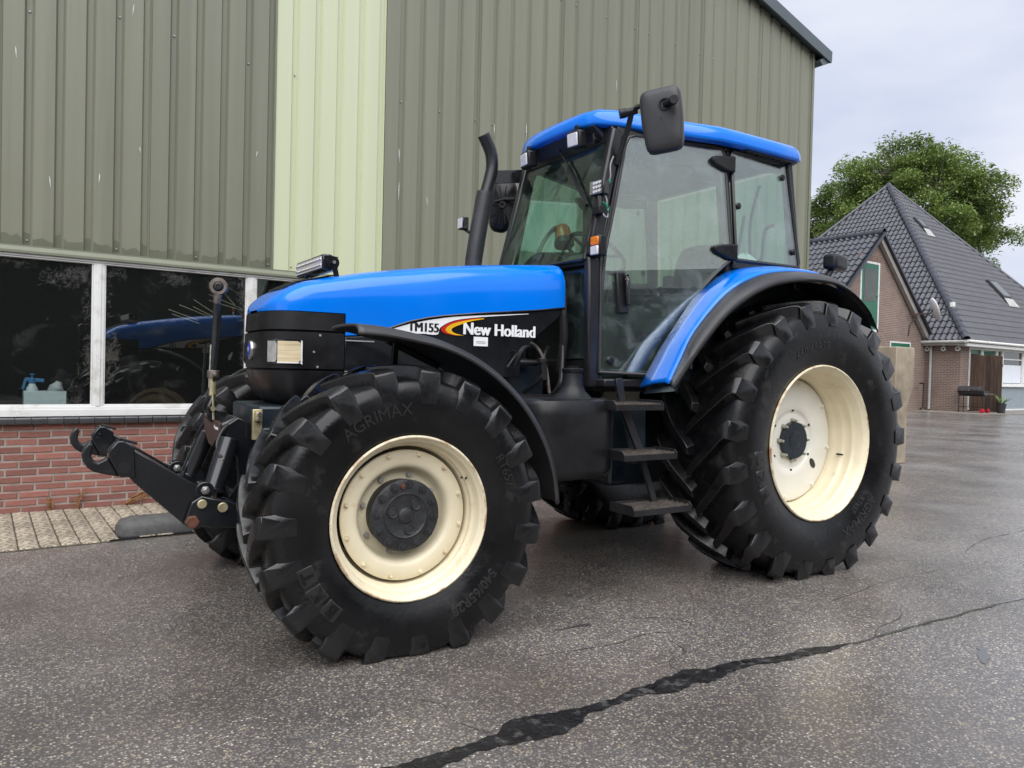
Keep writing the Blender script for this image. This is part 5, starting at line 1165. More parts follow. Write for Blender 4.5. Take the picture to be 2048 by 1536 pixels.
# ---------------------------------------------------------------- front linkage
claw = [(4.006,0.897),(3.989,0.893),(3.985,0.879),(3.991,0.857),(3.993,0.835),(3.984,0.817),(3.968,0.810),(3.946,0.822),(3.930,0.833),(3.930,0.855),(3.914,0.880),(3.895,0.903),(3.872,0.903),(3.829,0.873),(3.828,0.851),(3.823,0.739),(3.863,0.745),(3.883,0.742),(3.932,0.754),(3.984,0.769),(4.009,0.789),(4.025,0.815),(4.031,0.844),(4.023,0.873)]
arm = [(3.835,0.866),(3.673,0.757),(3.583,0.698),(3.545,0.672),(3.50,0.56),(3.616,0.507),(3.826,0.713),(3.850,0.742)]
for sd in (1,-1):
    y0 = sd*0.42; dx = 0.02 if sd < 0 else 0; dz = 0.0
    a = part('lift_arm', MB().prism([(x+dx,z+dz) for x, z in arm], 'xz', y0-0.075, y0+0.0), 'black_gloss', 0.006)
    part('hook', MB().prism([(x+dx,z+dz) for x, z in claw[:9]] + [(x+dx,z+dz) for x, z in claw[17:]], 'xz', y0-0.060, y0-0.016), 'dark_metal', 0.010, parent=a, seg=3)
    part('hook_block', MB().prism([(x+dx,z+dz) for x, z in claw[8:18]], 'xz', y0-0.082, y0+0.007), 'black_gloss', 0.005, parent=a)
    part('latch', MB().bar((3.90+dx,y0-0.03,0.892+dz),(3.93+dx,y0-0.03,0.850+dz),0.03,0.012).bar((3.885+dx,y0-0.04,0.910+dz),(3.815+dx,y0-0.04,0.885+dz),0.02,0.012), 'dark_metal', 0.003, parent=a)
    part('latch_hole', MB().cyl((3.868+dx,y0+0.0075,0.785+dz),(3.868+dx,y0+0.009,0.785+dz),0.026,n=20), 'black_print', parent=a)
    for p in ((3.905,0.845),(3.895,0.865)): part('rivet', MB().cyl((p[0]+dx,y0+0.007,p[1]+dz),(p[0]+dx,y0+0.011,p[1]+dz),0.006,n=10), 'dark_metal', parent=a)
    part('arm_bracket', MB().prism([(3.596,0.618),(3.551,0.645),(3.487,0.624),(3.438,0.614),(3.388,0.592),(3.36,0.50),(3.386,0.482),(3.618,0.508),(3.625,0.527)], 'xz', y0+0.008, y0+0.032), 'black_gloss', 0.006, parent=a)
    part('arm_bracket', MB().prism([(3.596,0.618),(3.551,0.645),(3.438,0.614),(3.388,0.592),(3.386,0.482),(3.618,0.508)], 'xz', y0-0.11, y0-0.085), 'black_gloss', 0.006, parent=a)
    part('pin', MB().cyl((3.552,y0-0.12,0.608),(3.552,y0+0.042,0.608),0.021,n=20), 'gold_bolt', 0.003, parent=a)
    part('pin', MB().cyl((3.462,y0-0.12,0.586),(3.462,y0+0.042,0.586),0.023,n=20), 'gold_bolt', 0.003, parent=a)
    part('bracket_bolt', MB().cyl((3.594,y0+0.02,0.531),(3.594,y0+0.058,0.531),0.030,n=6), 'rust', 0.003, parent=a)
    part('pivot_nut', MB().cyl((3.535,y0-0.02,0.666),(3.535,y0+0.022,0.666),0.020,n=6).cyl((3.535,y0+0.022,0.666),(3.535,y0+0.030,0.666),0.011,n=12), 'chrome', 0.002, parent=a)
    part('pivot_lug', MB().cyl((3.535,y0-0.07,0.662),(3.535,y0+0.004,0.662),0.042,n=24), 'black_gloss', 0.004, parent=a)
    c0, c1 = V(3.40,sd*0.27,0.885), V(3.485,sd*0.33,0.640)
    cy = part('lift_cylinder', MB().cyl(c0, c1, 0.047, n=24), 'black_gloss', 0.004)
    part('cylinder_rod', MB().cyl(c1, c1.lerp(c0,-0.28), 0.024, n=16), 'chrome', parent=cy); part('cylinder_cap', MB().cyl(c1.lerp(c0,0.06), c1, 0.052, n=24), 'black_gloss', 0.004, parent=cy)
    tw = [(3.405,0.952),(3.352,0.988),(3.296,0.962),(3.232,0.897),(3.232,0.46),(3.40,0.46),(3.40,0.58),(3.345,0.66),(3.355,0.789),(3.405,0.862)]
    part('tower_plate', MB().prism(tw, 'xz', sd*0.205, sd*0.235), 'black_gloss', 0.006)
part('tower_head', MB().prism([(3.43,0.955),(3.352,0.990),(3.296,0.964),(3.27,0.93),(3.33,0.90),(3.43,0.90)], 'xz', -0.205, 0.205), 'black_gloss', 0.012)
M['brown_plate'] = mat('brown_primer', (0.045,0.022,0.019), 0.5, var=0.3)
part('tower_front', MB().prism([(-0.205,0.955),(0.12,0.965),(0.205,0.955),(0.205,0.880),(0.12,0.865),(0.03,0.825),(-0.06,0.835),(-0.16,0.885)], 'yz', 3.425, 3.437), 'brown_plate', 0.003)
part('maker_mark', MB().add([(3.4385,0.115,0.935),(3.4385,0.195,0.935),(3.4385,0.195,0.922),(3.4385,0.115,0.922)], [(0,1,2,3)]).lathe([(0,0.010),(0.0005,0.0)], (3.4385,0.10,0.933), (1,0,0), 12), 'white_print', smooth=0)
part('tower_crossbar', MB().box(3.24,3.34,-0.42,0.42,0.50,0.60), 'black_gloss', 0.01)
part('tower_base', MB().box(3.16,3.26,-0.33,0.33,0.48,0.94), 'navy_metal', 0.01)
# top link, parked upright
tl = part('top_link', MB().cyl((3.428,0,1.20),(3.418,0,1.56),0.0175,n=16), 'dark_metal', 0.002)
part('turn_handle', MB().bar((3.430,0.022,1.16),(3.405,0.030,1.50),0.006,0.012), 'black_gloss', parent=tl)
part('link_collar', MB().cyl((3.430,0,1.175),(3.429,0,1.215),0.030,n=16).cyl((3.430,0.028,1.195),(3.430,0.052,1.195),0.010,n=10), 'worn_steel', 0.003, parent=tl)
part('link_screw', MB().cyl((3.432,0,1.085),(3.430,0,1.18),0.017,n=14), 'gold_bolt', parent=tl)
part('link_shank', MB().cyl((3.418,0,1.555),(3.414,0,1.61),0.016,0.022,n=14), 'worn_steel', parent=tl)
part('eye', MB().lathe([(-0.022,0.026),(-0.022,0.040),(-0.012,0.046),(0.012,0.046),(0.022,0.040),(0.022,0.026)], (3.411,0,1.645), (0.25,0.97,0), 28, closed=True), 'worn_steel', parent=tl, smooth=40)
part('ball', MB().lathe([(-0.027,0.014),(-0.024,0.022),(-0.01,0.028),(0.01,0.028),(0.024,0.022),(0.027,0.014),(0.027,0.012),(-0.027,0.012)], (3.411,0,1.645), (0.25,0.97,0), 24, closed=True), 'dark_metal', parent=tl, smooth=50)
part('clevis', MB().tube(smoothpath([(3.432,0.03,1.09),(3.445,0.045,1.06),(3.46,0.05,1.02),(3.455,0.045,0.98),(3.435,0.03,0.955)],5),0.010,8).tube(smoothpath([(3.432,-0.03,1.09),(3.445,-0.045,1.06),(3.46,-0.05,1.02),(3.435,-0.03,0.955)],5),0.010,8).cyl((3.435,-0.05,0.99),(3.435,0.055,0.99),0.026,n=16), 'black_gloss', parent=tl)
part('lynch_pin', MB().bar((3.440,0.058,1.10),(3.436,0.062,0.965),0.010,0.006).cyl((3.44,0.03,1.02),(3.44,0.07,1.02),0.012,n=10), 'gold_bolt', parent=tl)
for sd in (1, -1):
    part('hydraulic_hose', MB().tube(smoothpath([(3.36,sd*0.20,0.97),(3.42,sd*0.24,0.93),(3.455,sd*0.27,0.86),(3.45,sd*0.335,0.80)],6), 0.011, 8), 'black_plastic')
    part('hose_fitting', MB().cyl((3.45,sd*0.335,0.80),(3.447,sd*0.325,0.765),0.014,n=6), 'bolt')
    part('guide_plate', MB().prism([(3.50,0.72),(3.44,0.70),(3.40,0.60),(3.44,0.56),(3.54,0.60)], 'xz', sd*0.395-0.10*sd-0.01, sd*0.395-0.10*sd+0.01), 'black_gloss', 0.004)
part('mud_guard_tab', MB().box(3.35,3.42,-0.12,-0.02,0.99,1.0), 'black_gloss')
# ================================================================ farmhouse
M['h_brick'] = brick_tex_mat('house_brick', (0.25,0.165,0.132), (0.185,0.118,0.098), (0.34,0.30,0.265), 0.24, 0.072)
M['h_brick_in'] = M['h_brick']
M['roof_tile'] = mat('slate_blue_tile', (0.046,0.048,0.062), 0.36, var=0.12, vs=6, rand=0.16, isl=0.16, rvar=0.08)
M['roof_deck'] = mat('roof_deck', (0.04,0.04,0.045), 0.8)
M['zinc'] = mat('zinc', (0.42,0.42,0.40), 0.45, var=0.15, vs=3)
M['h_green'] = mat('bottle_green_paint', (0.018,0.13,0.075), 0.35, var=0.1)
M['h_glass'] = mat('house_glass', (0.03,0.04,0.036), 0.05, var=0.3, coat=0.4)
M['h_grey'] = mat('grey_panel', (0.25,0.30,0.33), 0.5, var=0.04)
M['curtain'] = mat('lace_curtain', (0.70,0.74,0.80), 0.9, var=0.1, vs=8, stretch=(6,6,0.3))
M['cement'] = mat('verge_board', (0.33,0.31,0.29), 0.6, var=0.12)
house = empty('farmhouse', 'brick farmhouse with a tall pyramid roof of slate blue tiles', 'house', (0,0,0), DW)
def hp(name, mb, mt, bevel=0, parent=None, **k): return mb.build(name, M[mt], parent or house, bevel=bevel, **k)
SK, TK = -29.0, -11.1; S2, T2 = -43.6, -25.7; EZ = 2.93
wl_ = hp('wall', MB().box(S2, SK, T2, TK-0.30, 0, EZ).box(-29.76, SK, TK-0.30, TK, 0, EZ), 'h_brick', smooth=0)
ext = hp('gable_wing', MB().prism([(SK-0.4,0),(-20.6,0),(-20.6,3.0),(-24.8,6.95),(-28.75,3.05),(SK-0.4,3.05)], 'xz', -20.0, -12.5), 'h_brick', smooth=0)
hp('soldier_course', MB().box(-25.2,-23.55,-12.50,-12.49,5.93,6.18), 'h_brick', smooth=0, parent=ext)
M['soldier'] = mat('soldier_brick', (0.21,0.13,0.105), 0.8)
for a in range(8): hp('soldier_brick', MB().box(-25.15+a*0.2,-25.02+a*0.2,-12.49,-12.482,5.94,6.17), 'soldier', parent=ext, smooth=0)

# tiled roof faces
def tile_shape(wd, ln, amp=0.032, drop=0.045):
    xs = [wd*i/8 for i in range(9)]; zz = [amp*(math.cos(2*math.pi*i/8)) + (0.012 if i in (0,8) else 0) for i in range(9)]
    vs = [(x, 0.0, z + drop) for x, z in zip(xs, zz)] + [(x, ln, z + 0.008) for x, z in zip(xs, zz)] + [(x, 0.004, z + drop - 0.05) for x, z in zip(xs, zz)]
    fs = [(i, i+1, 10+i, 9+i) for i in range(8)] + [(18+i, 19+i, i+1, i) for i in range(8)]
    return vs, fs
TWD, TLN = 0.25, 0.37
tmesh = MB().add(*tile_shape(TWD+0.004, TLN+0.03)).mesh('roof_tile', M['roof_tile'], 50)
tiles = []
def roof_face(O, U, Vv, inside, nu, nv, vis=True):
    O, U, Vv = Vector(O), Vector(U).normalized(), Vector(Vv).normalized(); Nn = U.cross(Vv)
    if Nn.z < 0: Nn = -Nn
    for k in range(nv):
        for i in range(nu):
            u, v = i*TWD, k*TLN
            if inside(u + TWD/2, v + TLN*0.5): tiles.append((O + U*u + Vv*v + Nn*0.03, U, Vv, Nn, vis))
AP = V(-36.3,-18.4,11.9); EV = 0.38
slope = math.hypot(7.3+EV, 11.9-EZ)
E0 = EZ + 0.02
base_l = 14.6 + 2*EV
def tri(u, v): 
    f = v/slope; return base_l/2*f - 0.02 < u < base_l*(1 - f/2) + 0.02 and v < slope
# +s face: U runs towards -t ; normal towards +s
Oc = V(SK+EV, TK+EV, E0)
ins_s = lambda u, v: tri(u, v) and not (u > 1.0 and v < 0.0) 
roof_face(Oc, (0,-1,0), AP - V(SK+EV, AP.y, E0), tri, 64, 33)
# +t face: U runs towards -s
Vt = AP - V(AP.x, TK+EV, E0)
roof_face(V(SK+EV, TK+EV, E0), (-1,0,0), Vt, tri, 64, 33)
# wing slope facing +s
RZ, RS = 7.05, -24.8
Vw = V(RS,0,RZ) - V(-20.3,0,2.85); wlen = Vw.length
roof_face(V(-20.3,-12.22,2.85), (0,-1,0), Vw, lambda u, v: v < wlen and u < 9.0, 36, 18)
camL = V(4.404, 3.869, 1.249)
def vis_rank(t):
    return (t[0] - camL).length + (0 if t[4] else 100)
# the wing hides part of the +s face: push those down the list
tiles.sort(key=lambda t: vis_rank(t) + (60 if (t[3].x > 0.5 and t[3].z < 0.68 and t[0].y < -12.6 and t[0].z < 6.0 and t[0].x < -28) else 0) + (60 if (t[0].x > -25 and t[0].z < 4.6) else 0))
deck = MB(); cE = [V(SK+EV,TK+EV,E0), V(SK+EV,T2-EV,E0), V(S2-EV,T2-EV,E0), V(S2-EV,TK+EV,E0)]
for i in range(4): deck.poly([cE[i], cE[(i+1) % 4], AP])
deck.poly(cE)
rf_ = hp('roof', deck, 'roof_deck', smooth=0)
deck2 = MB().loft([[(-20.3,-12.22,2.84),(RS,-12.22,RZ),(-29.0,-12.22,3.12)],[(-20.3,-21,2.84),(RS,-21,RZ),(-29.0,-21,3.12)]])
rf2 = hp('wing_roof', deck2, 'roof_deck', smooth=0, solid=0.08, off=-1)
rest = MB(); tv, tf = tile_shape(TWD+0.004, TLN+0.03)
for j, (o_, U, Vv, Nn, vis) in enumerate(tiles):
    Mx = Matrix((U, Vv, Nn)).transposed()
    if j < 300:
        m4 = Mx.to_4x4(); m4.translation = o_; inst('roof_tile', tmesh, rf_, M=m4)
    else: rest.add([o_ + Mx @ Vector(p) for p in tv], tf)
o = rest.build('tile_field', M['roof_tile'], rf_, smooth=50, fix=False); tag(o, kind='stuff')
# hip and ridge caps
capm = MB().lathe([(0,0.15),(0.40,0.135)], (0,0,0), (0,0,1), 12).mesh('hip_cap', M['roof_tile'], 60)
def caps(p0, p1, parent, step=0.38):
    d = Vector(p1) - Vector(p0); n = int(d.length/step); q = d.to_track_quat('Z', 'Y').to_matrix().to_4x4()
    for i in range(n):
        m4 = q.copy(); m4.translation = Vector(p0) + d*(i/n); inst('hip_cap', capm, parent, M=m4)
caps(cE[0] + V(0,0,0.06), AP + V(0,0,0.06), rf_)
o = MB().tube([cE[1]+V(0,0,.05), AP+V(0,0,.06), cE[3]+V(0,0,.05)], 0.13, 10).build('hip_edge', M['roof_tile'], rf_)
caps((RS,-12.2,RZ+0.05), (RS,-18.5,RZ+0.05), rf2)
# verge boards of the wing
def slope_bar(s0, z0, s1, z1, t0, t1, h): return MB().prism([(s0,z0),(s1,z1),(s1,z1-h),(s0,z0-h)], 'xz', t0, t1)
hp('verge_board', slope_bar(RS,RZ-0.06,-28.98,3.02,-12.46,-12.30,0.28), 'cement', parent=rf2, smooth=0)
hp('verge_board', slope_bar(RS,RZ+0.06,-29.0,3.14,-12.28,-12.18,0.12), 'roof_tile', parent=rf2, smooth=0)
hp('verge_board', slope_bar(RS,RZ+0.06,-20.3,2.86,-12.28,-12.18,0.15), 'roof_tile', parent=rf2, smooth=0)
# skylights on the +t face (given as distances along eave and slope)
def on_t(u, v, h=0.06):
    n_ = V(0, Vt.normalized().z, -Vt.normalized().y); 
    if n_.z < 0: n_ = -n_
    return V(SK+EV, TK+EV, E0) + V(-1,0,0)*u + Vt.normalized()*v + n_*h
def skylight(u, v, wd, ln):
    f = hp('skylight', MB().loft([[on_t(u,v,.04),on_t(u+wd,v,.04),on_t(u+wd,v+ln,.04),on_t(u,v+ln,.04)],[on_t(u,v,.20),on_t(u+wd,v,.20),on_t(u+wd,v+ln,.20),on_t(u,v+ln,.20)]], closed=True, caps=True), 'roof_deck', 0.02, parent=rf_)
    hp('skylight_pane', MB().poly([on_t(u+.1,v+.12,.205),on_t(u+wd-.1,v+.12,.205),on_t(u+wd-.1,v+ln-.12,.205),on_t(u+.1,v+ln-.12,.205)]), 'h_glass', smooth=0, parent=rf_)
    hp('skylight_ledge', MB().poly([on_t(u-.1,v-.55,.10),on_t(u+wd+.1,v-.55,.10),on_t(u+wd,v,.16),on_t(u,v,.16)]), 'zinc', smooth=0, parent=rf_)
SKY_A = (6.35, 7.95); SKY_B = (8.15, 3.15)
skylight(SKY_A[0], SKY_A[1], 0.6, 0.8); skylight(SKY_B[0], SKY_B[1], 0.95, 1.25)
# gutters, downpipe
hp('gutter', MB().tube([(SK+EV+0.05,-12.5,2.90),(SK+EV+0.05,TK+EV,2.90)],0.07,10), 'zinc')
hp('gutter', MB().tube([(SK+EV,TK+EV+0.05,2.93),(S2,TK+EV+0.05,2.93)],0.06,10), 'white_paint')
hp('fascia', MB().box(S2,-28.72,TK+0.02,TK+EV,2.72,2.86), 'white_paint', 0.01)
hp('fascia', MB().box(SK+0.02,SK+EV,-12.5,TK+EV-0.06,2.76,2.86), 'zinc', 0.01)
for t in (-12.42,-11.75,-11.18): hp('gutter_bracket', MB().lathe([(0,0.10),(0.08,0.10),(0.08,0.05),(0,0.05)], (SK+0.04,t,2.62), (1,0,0), 16, closed=True).box(SK+0.02,SK+0.10,t-0.04,t+0.04,2.66,2.78), 'white_paint', smooth=40)
hp('downpipe', MB().tube([(SK+0.12,-12.22,2.85),(SK+0.12,-12.25,2.7),(SK+0.12,-12.26,0.05)],0.055,12), 'zinc')
# right-hand front: green door bay, windows with curtains, grey panels
def frame(s0, s1, z0, z1, t, w, d, mt='white_paint', nm='window_frame'):
    mb = MB().box(s0,s0+w,t-d,t,z0,z1).box(s1-w,s1,t-d,t,z0,z1).box(s0+w,s1-w,t-d,t,z0,z0+w).box(s0+w,s1-w,t-d,t,z1-w,z1)
    return hp(nm, mb, mt, 0.006)
tf_ = TK
def bay(s0, s1, z0, z1, mt, inner=None):
    f = frame(s0, s1, z0, z1, tf_+0.02, 0.09, 0.12)
    hp('pane', MB().box(s0+.09,s1-.09,tf_-0.06,tf_-0.05,z0+.09,z1-.09), mt, parent=f, smooth=0); return f
f = bay(-30.95,-29.76,0.05,2.72,'h_green'); hp('door_light', MB().box(-30.75,-29.98,tf_-0.049,tf_-0.04,1.3,2.45), 'h_glass', parent=f, smooth=0)
f = bay(-32.35,-30.98,0.05,2.72,'h_green')
for i in range(12): hp('shutter_slat', MB().obox((-31.66,tf_-0.035,1.55+i*0.09),(1.1,0.02,0.075), Matrix.Rotation(R_(25),3,'X')), 'h_green', parent=f)
for s1 in (-32.38,-32.95,-35.1,-37.3,-39.5,-41.6):
    s0 = s1 - (0.56 if s1 == -32.38 else 2.14 if s1 > -41 else 1.9)
    f = bay(s0, s1, 1.12, 2.72, 'h_glass')
    if s1 != -32.38:
        cur = []
        for row in (1.24, 2.05):
            cur.append([(s0+.1+(s1-s0-.2)*i/60, tf_-0.035+0.012*math.sin(i*1.15), row) for i in range(61)])
        hp('curtain', MB().loft(cur), 'curtain', parent=f, smooth=60)
        for k_ in range(1): hp('glazing_bar', MB().box(s0+.09,s1-.09,tf_-.04,tf_+.0,2.28,2.33), 'white_paint', parent=f)
    hp('panel', MB().box(s0,s1,tf_-0.12,tf_-0.01,0.06,1.06), 'h_grey', smooth=0)
hp('window_ledge', MB().box(S2,-32.36,tf_-0.1,tf_+0.10,1.06,1.12), 'white_paint', 0.006); hp('plinth', MB().box(S2,-32.36,tf_-0.1,tf_+0.03,0.0,0.06), 'white_paint', 0.004)
# loft door and small window in the gable
def gframe(s0, s1, z0, z1, w, nm): 
    t = -12.5; mb = MB().box(s0,s0+w,t-.02,t+.03,z0,z1).box(s1-w,s1,t-.02,t+.03,z0,z1).box(s0+w,s1-w,t-.02,t+.03,z1-w,z1).box(s0+w,s1-w,t-.02,t+.03,z0,z0+w)
    return hp(nm, mb, 'white_paint', 0.004, parent=ext)
gframe(-25.04,-23.66,3.15,5.92,0.09,'loft_door_frame')
hp('loft_door', MB().box(-24.95,-23.75,-12.51,-12.475,3.24,5.83), 'h_green', 0.006, parent=ext)
hp('loft_door_pane', MB().box(-24.78,-23.92,-12.474,-12.468,4.35,5.62), 'h_glass', parent=ext, smooth=0)
hp('loft_door_panel', MB().box(-24.78,-23.92,-12.474,-12.462,3.4,4.15), 'h_green', 0.01, parent=ext)
hp('door_knob', MB().lathe([(0,0.03),(0.06,0.03),(0.07,0.0)],(-24.87,-12.475,4.6),(0,1,0),12), 'zinc', parent=ext)
gframe(-27.63,-26.0,2.50,2.84,0.06,'small_window_frame'); hp('small_window', MB().box(-27.57,-26.06,-12.505,-12.48,2.56,2.78), 'h_green', parent=ext, smooth=0)
hp('anchor', MB().tube([(-28.35,-12.44,4.75),(-28.4,-12.42,4.5),(-27.9,-12.42,4.2)],0.02,6), 'dark_metal', parent=ext)

# satellite dish on the verge
dish = empty('satellite_dish', 'grey white satellite dish on a rusty bracket at the gable edge', 'satellite dish', W(-28.2,-12.25,3.95), DW)
dc = V(0,0.35,0.28); dn = V(0.55,0.40,0.30).normalized() if False else V(-0.62,0.72,0.30).normalized()
MB().lathe([(0.10,0.50),(0.06,0.44),(0.02,0.30),(0.0,0.12),(0.0,0.0)], dc, dn, 32).build('reflector', M['white_paint'], dish, solid=0.012)
MB().bar((1.0,-0.1,0.05),(0.0,0.25,0.12),0.05,0.06).tube([(0.0,0.25,0.12),dc],0.03,8).tube([(0.45,-.05,.05),(0.75,-0.2,-0.4),(0.8,-.22,-.85)],0.022,6).build('bracket', M['brown_plate'], dish)
MB().tube([dc - V(0,0,.35), dc + dn*0.75 + V(0,0,-0.1)],0.018,8).build('feed_arm', M['black_plastic'], dish)
pf = dc + dn*0.78 + V(0,0,-0.02); MB().obox(pf,(0.16,0.16,0.2)).build('receiver', M['white_paint'], dish, bevel=0.02)

# wooden screen
M['wood'] = mat('weathered_wood', (0.085,0.052,0.036), 0.85, var=0.4, vs=3, stretch=(8,8,0.6), bump=0.4, bs=20, rand=0.35, dirt=(0.10,0.085,0.07), dirt_s=3)
scr = empty('wooden_screen', 'weathered brown plank screen standing beside the green door', 'fence', W(-29.75,-11.0,0), DW)
rg = random.Random(2)
for i in range(8):
    t = 0.06 + i*0.152; z1 = 2.42 - 0.012*i + rg.uniform(-.02,.02)
    MB().box(-0.015, 0.015, t-0.072, t+0.072, 0.03, z1).build('plank', M['wood'], scr, bevel=0.004)
for z in (0.5, 1.9): MB().box(-0.055,-0.016,0.0,1.2,z,z+0.09).build('rail', M['wood'], scr, bevel=0.004)
MB().box(-0.12,-0.056,0.55,0.63,0,2.2).build('post', M['wood'], scr)
# barbecue
bb = empty('barbecue', 'black barrel barbecue with small red wheels in front of the plank screen', 'barbecue', W(-28.75,-10.45,0), DW)
pr_ = [(0.24*math.cos(a), 0.9+0.24*math.sin(a)) for a in [math.pi + math.pi*i/12 for i in range(13)]]
MB().prism(pr_, 'xz', -0.50, 0.50).build('barrel', M['black_gloss'], bb, bevel=0.01); 
MB().prism([(0.25*math.cos(a), 0.92+0.16*math.sin(a)) for a in [math.pi*i/10 for i in range(11)]], 'xz', -0.51, 0.30).build('lid', M['grey_plastic'], bb, bevel=0.01)
for x in (-.2,.2):
    for y in (-.45,.45): MB().cyl((x,y,0.06 if y > 0 else 0),(x,y,0.9),0.016,n=8).build('leg', M['frame_black'], bb)
MB().box(-.2,.2,-.45,.45,0.22,0.235).build('shelf', M['frame_black'], bb); MB().bar((0.2,0.5,0.78),(0.2,0.85,0.78),0.03,0.02).build('handle', M['bolt'], bb)
M['red_plastic'] = mat('red_plastic', (0.5,0.012,0.03), 0.4)
for x in (-.24,.24): MB().cyl((x-.025,0.45,0.09),(x+.025,0.45,0.09),0.09,n=18).build('wheel', M['red_plastic'], bb, bevel=0.01)
# black stand and potted plant
stn = empty('black_stand', 'thin black tee stand on tripod feet against the brick gable', 'stand', W(-28.35,-12.25,0), DW)
MB().cyl((0,0,0.12),(0,0,1.12),0.022,n=10).build('pole', M['frame_black'], stn); MB().bar((-0.04,0,1.13),(0.30,0,1.13),0.06,0.07).build('head', M['frame_black'], stn, bevel=0.01)
for a in (0.3,2.4,4.5): MB().bar((0,0,0.14),(0.34*math.cos(a),0.2*math.sin(a),0.012),0.024,0.02).build('foot', M['frame_black'], stn)
pot = empty('potted_plant', 'spiky green plant in a dark pot at the end of the plank screen', 'plant', W(-29.55,-9.72,0), DW)
MB().lathe([(0,0.0),(0,0.13),(0.36,0.18),(0.40,0.19),(0.40,0.16),(0.34,0.15),(0.34,0.0)],(0,0,0),(0,0,1),20).build('pot', M['grey_plastic'], pot)
M['leafy'] = mat('yucca_leaf', (0.16,0.24,0.09), 0.5, var=0.3, vs=5)
for i in range(16):
    a = i*2.4; e = R_(35 + 40*((i*0.37) % 1)); l = 0.55; d = V(math.cos(a)*math.cos(e), math.sin(a)*math.cos(e), math.sin(e)); r = d.cross(V(0,0,1)).normalized()*0.025
    q = V(0,0,0.34); MB().add([q-r*.6, q+r*.6, q+d*l*.5+r, q+d*l+V(0,0,-.06), q+d*l*.5-r], [(0,1,2,3,4)]).build('leaf', M['leafy'], pot, smooth=0)

# concrete wall element behind the rear wheel
M['concrete'] = mat('raw_concrete', (0.36,0.30,0.225), 0.8, var=0.22, vs=4, bump=0.3, bs=40, dirt=(0.20,0.16,0.12), dirt_s=3)
cw = MB().prism([(-0.60,0.0),(0.03,0.0),(0.03,0.85),(0.095,1.10),(0.115,1.18),(0.115,1.74),(-0.60,1.74)], 'yz', -0.42, 0.10)
cwo = cw.build('concrete_block', M['concrete'], None, bevel=0.012); cwo.location = W(-6.62,-2.02,0); cwo.rotation_euler = (0,0,DW)
tag(cwo, 'tall beige concrete wall element standing at the shed corner behind the rear wheel', 'concrete block')

# ================================================================ trees
M['bark'] = mat('bark', (0.07,0.055,0.042), 0.9, var=0.4, vs=3, bump=0.6, bs=8)
def leaf_mat(name, c1, c2, c3):
    m = bpy.data.materials.new(name); m.use_nodes = True; nt = m.node_tree; b = nt.nodes['Principled BSDF']; L = nt.links
    g = nt.nodes.new('ShaderNodeNewGeometry')
    tcn = nt.nodes.new('ShaderNodeTexCoord')
    r1 = ramp(nt, g.outputs['Random Per Island'], [(0, c1), (0.6, c2), (1, c3)])
    nn = ramp(nt, noise(nt, tcn.outputs['Object'], 0.45, 3), [(0.3, 0.65), (0.7, 1.25)])
    c = mixc(nt, 1.0, r1, nn, 'MULTIPLY'); L.new(c, b.inputs['Base Color']); b.inputs['Roughness'].default_value = 0.55
    tl_ = nt.nodes.new('ShaderNodeBsdfTranslucent'); L.new(c, tl_.inputs[0]); ms = nt.nodes.new('ShaderNodeMixShader'); ms.inputs[0].default_value = 0.3
    L.new(b.outputs[0], ms.inputs[1]); L.new(tl_.outputs[0], ms.inputs[2]); L.new(ms.outputs[0], nt.nodes['Material Output'].inputs['Surface']); return m
M['leaf_a'] = leaf_mat('walnut_leaf', (0.13,0.19,0.05), (0.22,0.31,0.085), (0.33,0.42,0.14))
M['leaf_b'] = leaf_mat('shaded_leaf', (0.10,0.15,0.042), (0.17,0.25,0.07), (0.26,0.35,0.11))  # darker green leaf tones for the second tree
